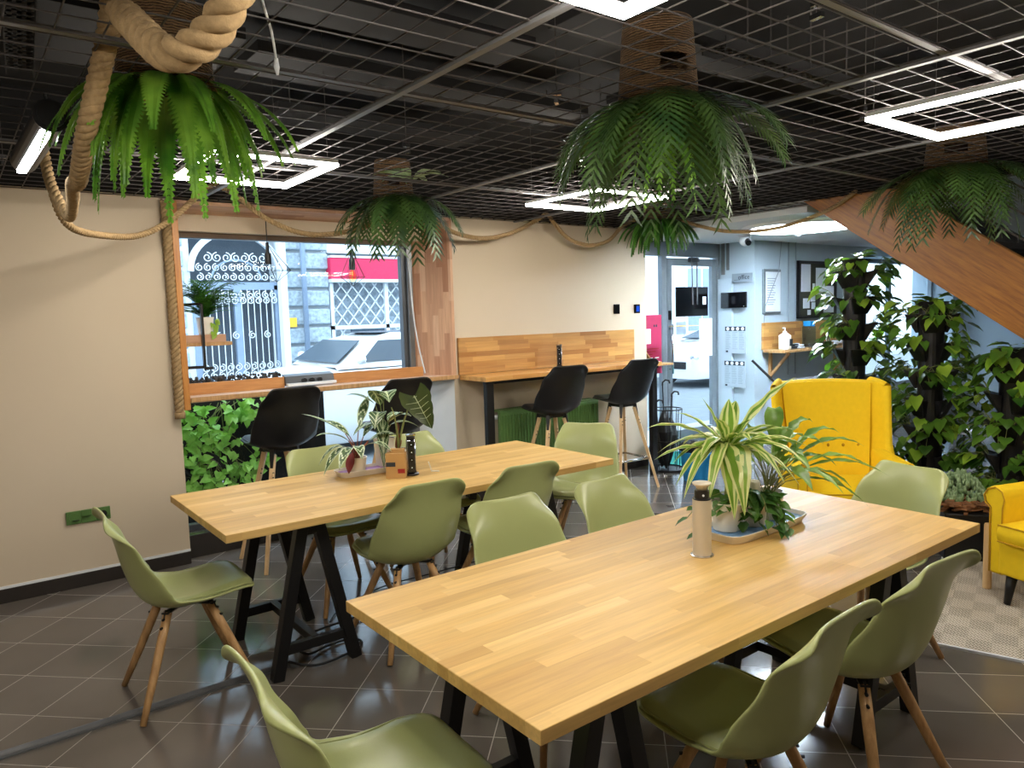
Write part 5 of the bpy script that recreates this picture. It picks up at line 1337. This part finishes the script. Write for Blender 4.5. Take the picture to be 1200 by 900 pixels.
# gate
t = thing('iron_gate', 'ornate white wrought iron gate set in an arched doorway across the street', 'gate', (4.35, FY, -.1))
m = MB(); m.box(3.55, 5.15, FY+.5, FY+.55, -.1, 3.4); m.build('dark_hall', M['gate_dark'], t, world=True)
m = MB()  # arch
for i in range(24):
    a0, a1 = PI*i/24, PI*(i+1)/24
    c0_, c1_ = V(4.35+.8*math.cos(a0), FY-.04, 2.55+.72*math.sin(a0)), V(4.35+.8*math.cos(a1), FY-.04, 2.55+.72*math.sin(a1))
    m.bar(c0_, c1_, .10, .10)
m.build('arch', M['stone_white'], t, world=True)
m = MB(); m.box(3.58, 5.12, FY-.02, FY+.04, -.1, .55).box(4.28, 4.40, FY-.05, FY+.05, -.1, 2.25).box(3.55, 5.15, FY-.03, FY+.05, 2.22, 2.36).box(3.55, 3.66, FY-.03, FY+.05, -.1, 2.3).box(5.04, 5.15, FY-.03, FY+.05, -.1, 2.3)
m.build('door_leaves', M['gate_blue'], t, world=True)
m = MB(); 
for x in [3.72+.115*i for i in range(12)]:
    if abs(x-4.34) > .06: m.tube([(x, FY-.04, .55), (x, FY-.04, 2.22)], .009, 6)
m.build('bars', M['iron_white'], t, world=True)
m = MB()
def scroll(cx, cz, r_, s, k=1):
    m.tube([V(cx+s*r_*(1-.75*i/20)*math.cos(k*i*.45+PI/2), FY-.06, cz+r_*(1-.75*i/20)*math.sin(k*i*.45+PI/2)) for i in range(21)], .010, 5)
for row, z in enumerate((.66, .80, 1.38, 2.02, 2.12, 2.45, 2.62)):
    for i in range(10):
        x = 3.70+i*.145
        if row in (2,) and i % 2: continue
        scroll(x, z, .07, 1 if i % 2 else -1, 1 if (i+row) % 2 else -1)
for i in range(7): scroll(3.85+i*.165, 2.80, .09, 1 if i % 2 else -1)
m.build('scrollwork', M['iron_white'], t, world=True)
m = MB(); m.tube([V(4.35+.45*math.cos(a), FY-.05, 2.40+.36*math.sin(a)) for a in [PI*i/16 for i in range(17)]], .02, 6); m.build('fanlight_rim', M['gate_blue'], t, world=True)
# shop front with crimson fascia and lattice
t = thing('shop_front', 'shop front with a crimson fascia and white diagonal lattice grille across the street', 'shop front', (7.4, FY, -.1))
MB().box(6.15, 8.6, FY+.4, FY+.45, -.1, 2.95).build('interior', M['stone'], t, world=True)
MB().box(6.12, 8.65, FY-.22, FY+.02, 2.42, 2.84).build('fascia', M['awning'], t, bevel=.01, world=True)
MB().box(6.12, 8.65, FY-.24, FY+.02, 2.36, 2.42).box(6.12, 8.65, FY-.24, FY+.02, 2.84, 2.88).build('fascia_edge', M['iron_white'], t, world=True)
m = MB()
for k in range(-9, 18):
    for s in (1, -1):
        x0_ = 6.15+k*.25; z0_, z1_ = .1, 2.36
        a0 = V(x0_, FY-.03, z0_); a1 = V(x0_+s*(z1_-z0_)*.8, FY-.03, z1_)
        # clip to the opening
        d_ = a1-a0; lo_, hi_ = 0.0, 1.0
        for bound, sg in ((6.17, 1), (8.58, -1)):
            den = d_.x*sg; num = (bound-a0.x)*sg
            if den > 0: lo_ = max(lo_, num/den)
            elif den < 0: hi_ = min(hi_, num/den)
        if lo_ < hi_-.02: m.bar(a0+d_*lo_, a0+d_*hi_, .02, .02, up=(0, 1, 0))
m.build('lattice', M['iron_white'], t, world=True)
MB().box(6.15, 8.6, FY-.07, FY, 1.42, 1.50).box(6.15, 6.22, FY-.07, FY, -.1, 2.36).box(7.36, 7.44, FY-.07, FY, -.1, 2.36).box(8.53, 8.6, FY-.07, FY, -.1, 2.36).build('frame', M['iron_white'], t, world=True)
MB().box(6.55, 7.3, FY-.10, FY-.06, .2, 1.42).build('dark_window', M['carglass'], t, world=True)

# cars
def car(label, x, y, z, flip, col_='carwhite', suv=True):
    t = thing('parked_car', label, 'car', (x, y, z), PI if flip else 0)
    # local: nose towards -X, length 4.5
    st_x = [0, .08, .45, 1.0, 1.30, 1.75, 2.15, 2.8, 3.5, 4.05, 4.38, 4.5]
    hood = [.62, .80, .95, 1.02, 1.06, 1.08, 1.09, 1.10, 1.10, 1.08, 1.0, .75]
    if suv: hood = [.66, .90, 1.08, 1.17, 1.22, 1.23, 1.23, 1.24, 1.24, 1.22, 1.12, .8]
    bl = .15 if suv else 0
    wdt = [.62, .76, .86, .89, .90, .91, .91, .91, .90, .88, .82, .74]
    m = MB(); sec = 9
    for x_, h_, w_ in zip(st_x, hood, wdt):
        pr = [(-w_*.92, .22), (-w_, .42), (-w_, .72), (-w_*.96, h_-.06), (0, h_), (w_*.96, h_-.06), (w_, .72), (w_, .42), (w_*.92, .22)]
        pr[4] = (0, h_+.015)
        for a, c in pr: m.v.append((x_, a, c))
    for i in range(len(st_x)-1):
        for j in range(sec): m.f.append((i*sec+j, i*sec+(j+1) % sec, (i+1)*sec+(j+1) % sec, (i+1)*sec+j)); m.mi.append(0)
    m.f.append(tuple(range(sec-1, -1, -1))); m.mi.append(0); m.f.append(tuple((len(st_x)-1)*sec+j for j in range(sec))); m.mi.append(0)
    m.build('body', M[col_], t, smooth=True, bevel=.02)
    rh = 1.64 if suv else 1.44
    gx = [1.28+(.3 if suv else 0), 2.05, 2.5, 3.4, 4.0, 4.36]; gz = [1.06+bl, rh-.10, rh, rh-.01, rh-.08, 1.08+bl]; gw = [.80, .66, .65, .64, .62, .70]
    m = MB(); base = [1.05]*6
    for x_, z_, w_ in zip(gx, gz, gw):
        for a, c in ((-.86, 1.04+bl), (-w_, z_-.03), (-w_*.9, z_), (w_*.9, z_), (w_, z_-.03), (.86, 1.04+bl)): m.v.append((x_, a, c))
    for i in range(5):
        for j in range(5): m.f.append((i*6+j, i*6+j+1, (i+1)*6+j+1, (i+1)*6+j)); m.mi.append(0)
    m.build('cabin', M[col_], t, smooth=True, bevel=.02)
    def sidew(x0, x1, x2, x3, s):
        zt, zb = rh-.10, 1.12+bl
        q = lambda z: s*(.86-(z-1.04-bl)/(rh-1.04-bl)*.21+.012)
        return [(x0, q(zb), zb), (x1, q(zb), zb), (x2, q(zt), zt), (x3, q(zt), zt)]
    for s in (-1, 1):
        for w_ in ((1.9, 2.62, 2.62, 2.22), (2.70, 3.5, 3.42, 2.70), (3.58, 4.1, 3.85, 3.5)):
            m = MB(); m.add(sidew(*w_, s), [(0, 1, 2, 3)]); m.build('side_window', M['carglass'], t, solid=.01)
        mm = MB(); mm.ico((1.82, s*1.0, 1.16+bl), .09, sc=(.7, 1, .75), n=12, m=8); mm.bar((1.85, s*.86, 1.10), (1.83, s*.98, 1.12), .03); mm.build('wing_mirror', M[col_], t, smooth=True)
        for wx in (.85, 3.6):
            o = MB().lathe([(0, -.11), (.28, -.11), (.34, -.08), (.34, .08), (.28, .11), (0, .11)], n=28).build('wheel', M['rubber'], t, smooth=True); o.rotation_euler = (PI/2, 0, 0); o.location = (wx, s*.80, .34)
            h = MB().lathe([(0, .115), (.22, .118), (.24, .10)], n=20).build('hub_cap', M['barmetal'], o); h.rotation_euler = (0 if s < 0 else PI, 0, 0)
    m = MB(); wx0 = 1.62 if suv else 1.32; m.add([(wx0, -.74, 1.10+bl), (wx0, .74, 1.10+bl), (2.02, .60, rh-.12), (2.02, -.60, rh-.12)], [(0, 1, 2, 3)]); o = m.build('windscreen', M['carglass'], t, solid=.01); o.location = (-.02, 0, .025)
    m = MB(); m.box(2.3, 3.7, -.5, .5, rh-.004, rh+.008); m.build('sunroof', M['carglass'], t, bevel=.01)
    for s in (-1, 1): MB().ico((.12, s*.62, .72), .12, sc=(.8, 1.2, .6), n=12, m=8).build('headlamp', M['chrome'], t, smooth=True)
    MB().box(-.02, .02, -.45, .45, .45, .62).build('grille', M['rubber'], t, bevel=.01)
    return t
car('white parked SUV seen through the window, filling the right half of the street view', 2.42, 9.75, -.22, False)
car('pale parked car seen low at the left edge of the window', -2.25, 9.6, -.22, False, suv=False)
car('pale car parked beyond the glass entrance door', 13.6, 11.6, -.22, False, suv=False)
# vine planter outside
t = thing('outdoor_planter', 'dark grey planter wall outside the lower window glass', 'planter', (1.9, 5.95, -.04))
MB().box(1.05, 2.5, 5.90, 6.05, -.04, 1.02).build('trough', M['dark_board'], t, bevel=.01, world=True)
t = thing('climbing_vine', 'bright lime green climbing vine covering the dark planter outside the window', 'plant', (1.55, 5.80, 0))
m = MB(); rn = random.Random(14); st2 = MB()
for (cx, cz, rx, rz_, n_) in ((-.20, .86, .17, .16, 80), (-.02, .74, .20, .14, 70), (.22, .92, .16, .1, 50), (-.2, .62, .14, .1, 45), (-.16, .36, .15, .12, 55), (.10, .44, .20, .12, 60), (.36, .52, .12, .07, 26), (-.28, .98, .1, .08, 20)):
    for i in range(n_):
        x_ = cx+rn.gauss(0, rx*.55); z_ = cz+rn.gauss(0, rz_*.6); heart(m, (x_, rn.uniform(-.12, .06), z_), V(rn.uniform(-.8, .8), rn.uniform(-.6, 0), rn.uniform(-1, .3)).normalized(), V(0, -1, .5), rn.uniform(.05, .085), rn.uniform(.022, .036))
for i in range(14): f = bez((rn.uniform(-.3, .3), .07, 1.0), (rn.uniform(-.3, .3), -.05, .8), (rn.uniform(-.35, .35), -.02, rn.uniform(.2, .6))); st2.tube([f(k/8) for k in range(9)], .003, 4)
m.build('leaves', M['lime'], t, smooth=True); st2.build('stems', M['stem'], t)
t = thing('bicycle', 'dark bicycle wheel and frame partly hidden by the lime vine outside', 'bicycle', (1.25, 5.78, -.04))
def ringz(b, cx, cz, r_, th): b.tube([V(cx+r_*math.cos(2*PI*i/36), 0, cz+r_*math.sin(2*PI*i/36)) for i in range(37)], th, 6)
m = MB(); ringz(m, .18, .48, .20, .02); m.build('tyre', M['rubber'], t, smooth=True)
m = MB(); ringz(m, .18, .48, .18, .008)
for i in range(16): a = 2*PI*i/16; m.tube([(.18, 0, .48), (.18+.18*math.cos(a), 0, .48+.18*math.sin(a))], .0015, 4)
m.build('rim', M['chrome'], t)
m = MB(); m.tube([(.18, 0, .48), (-.05, 0, .70), (-.3, 0, .60)], .014, 8).tube([(.18, .03, .48), (.10, .03, .78), (.05, .03, .84)], .012, 8); m.build('frame', M['rubber'], t)
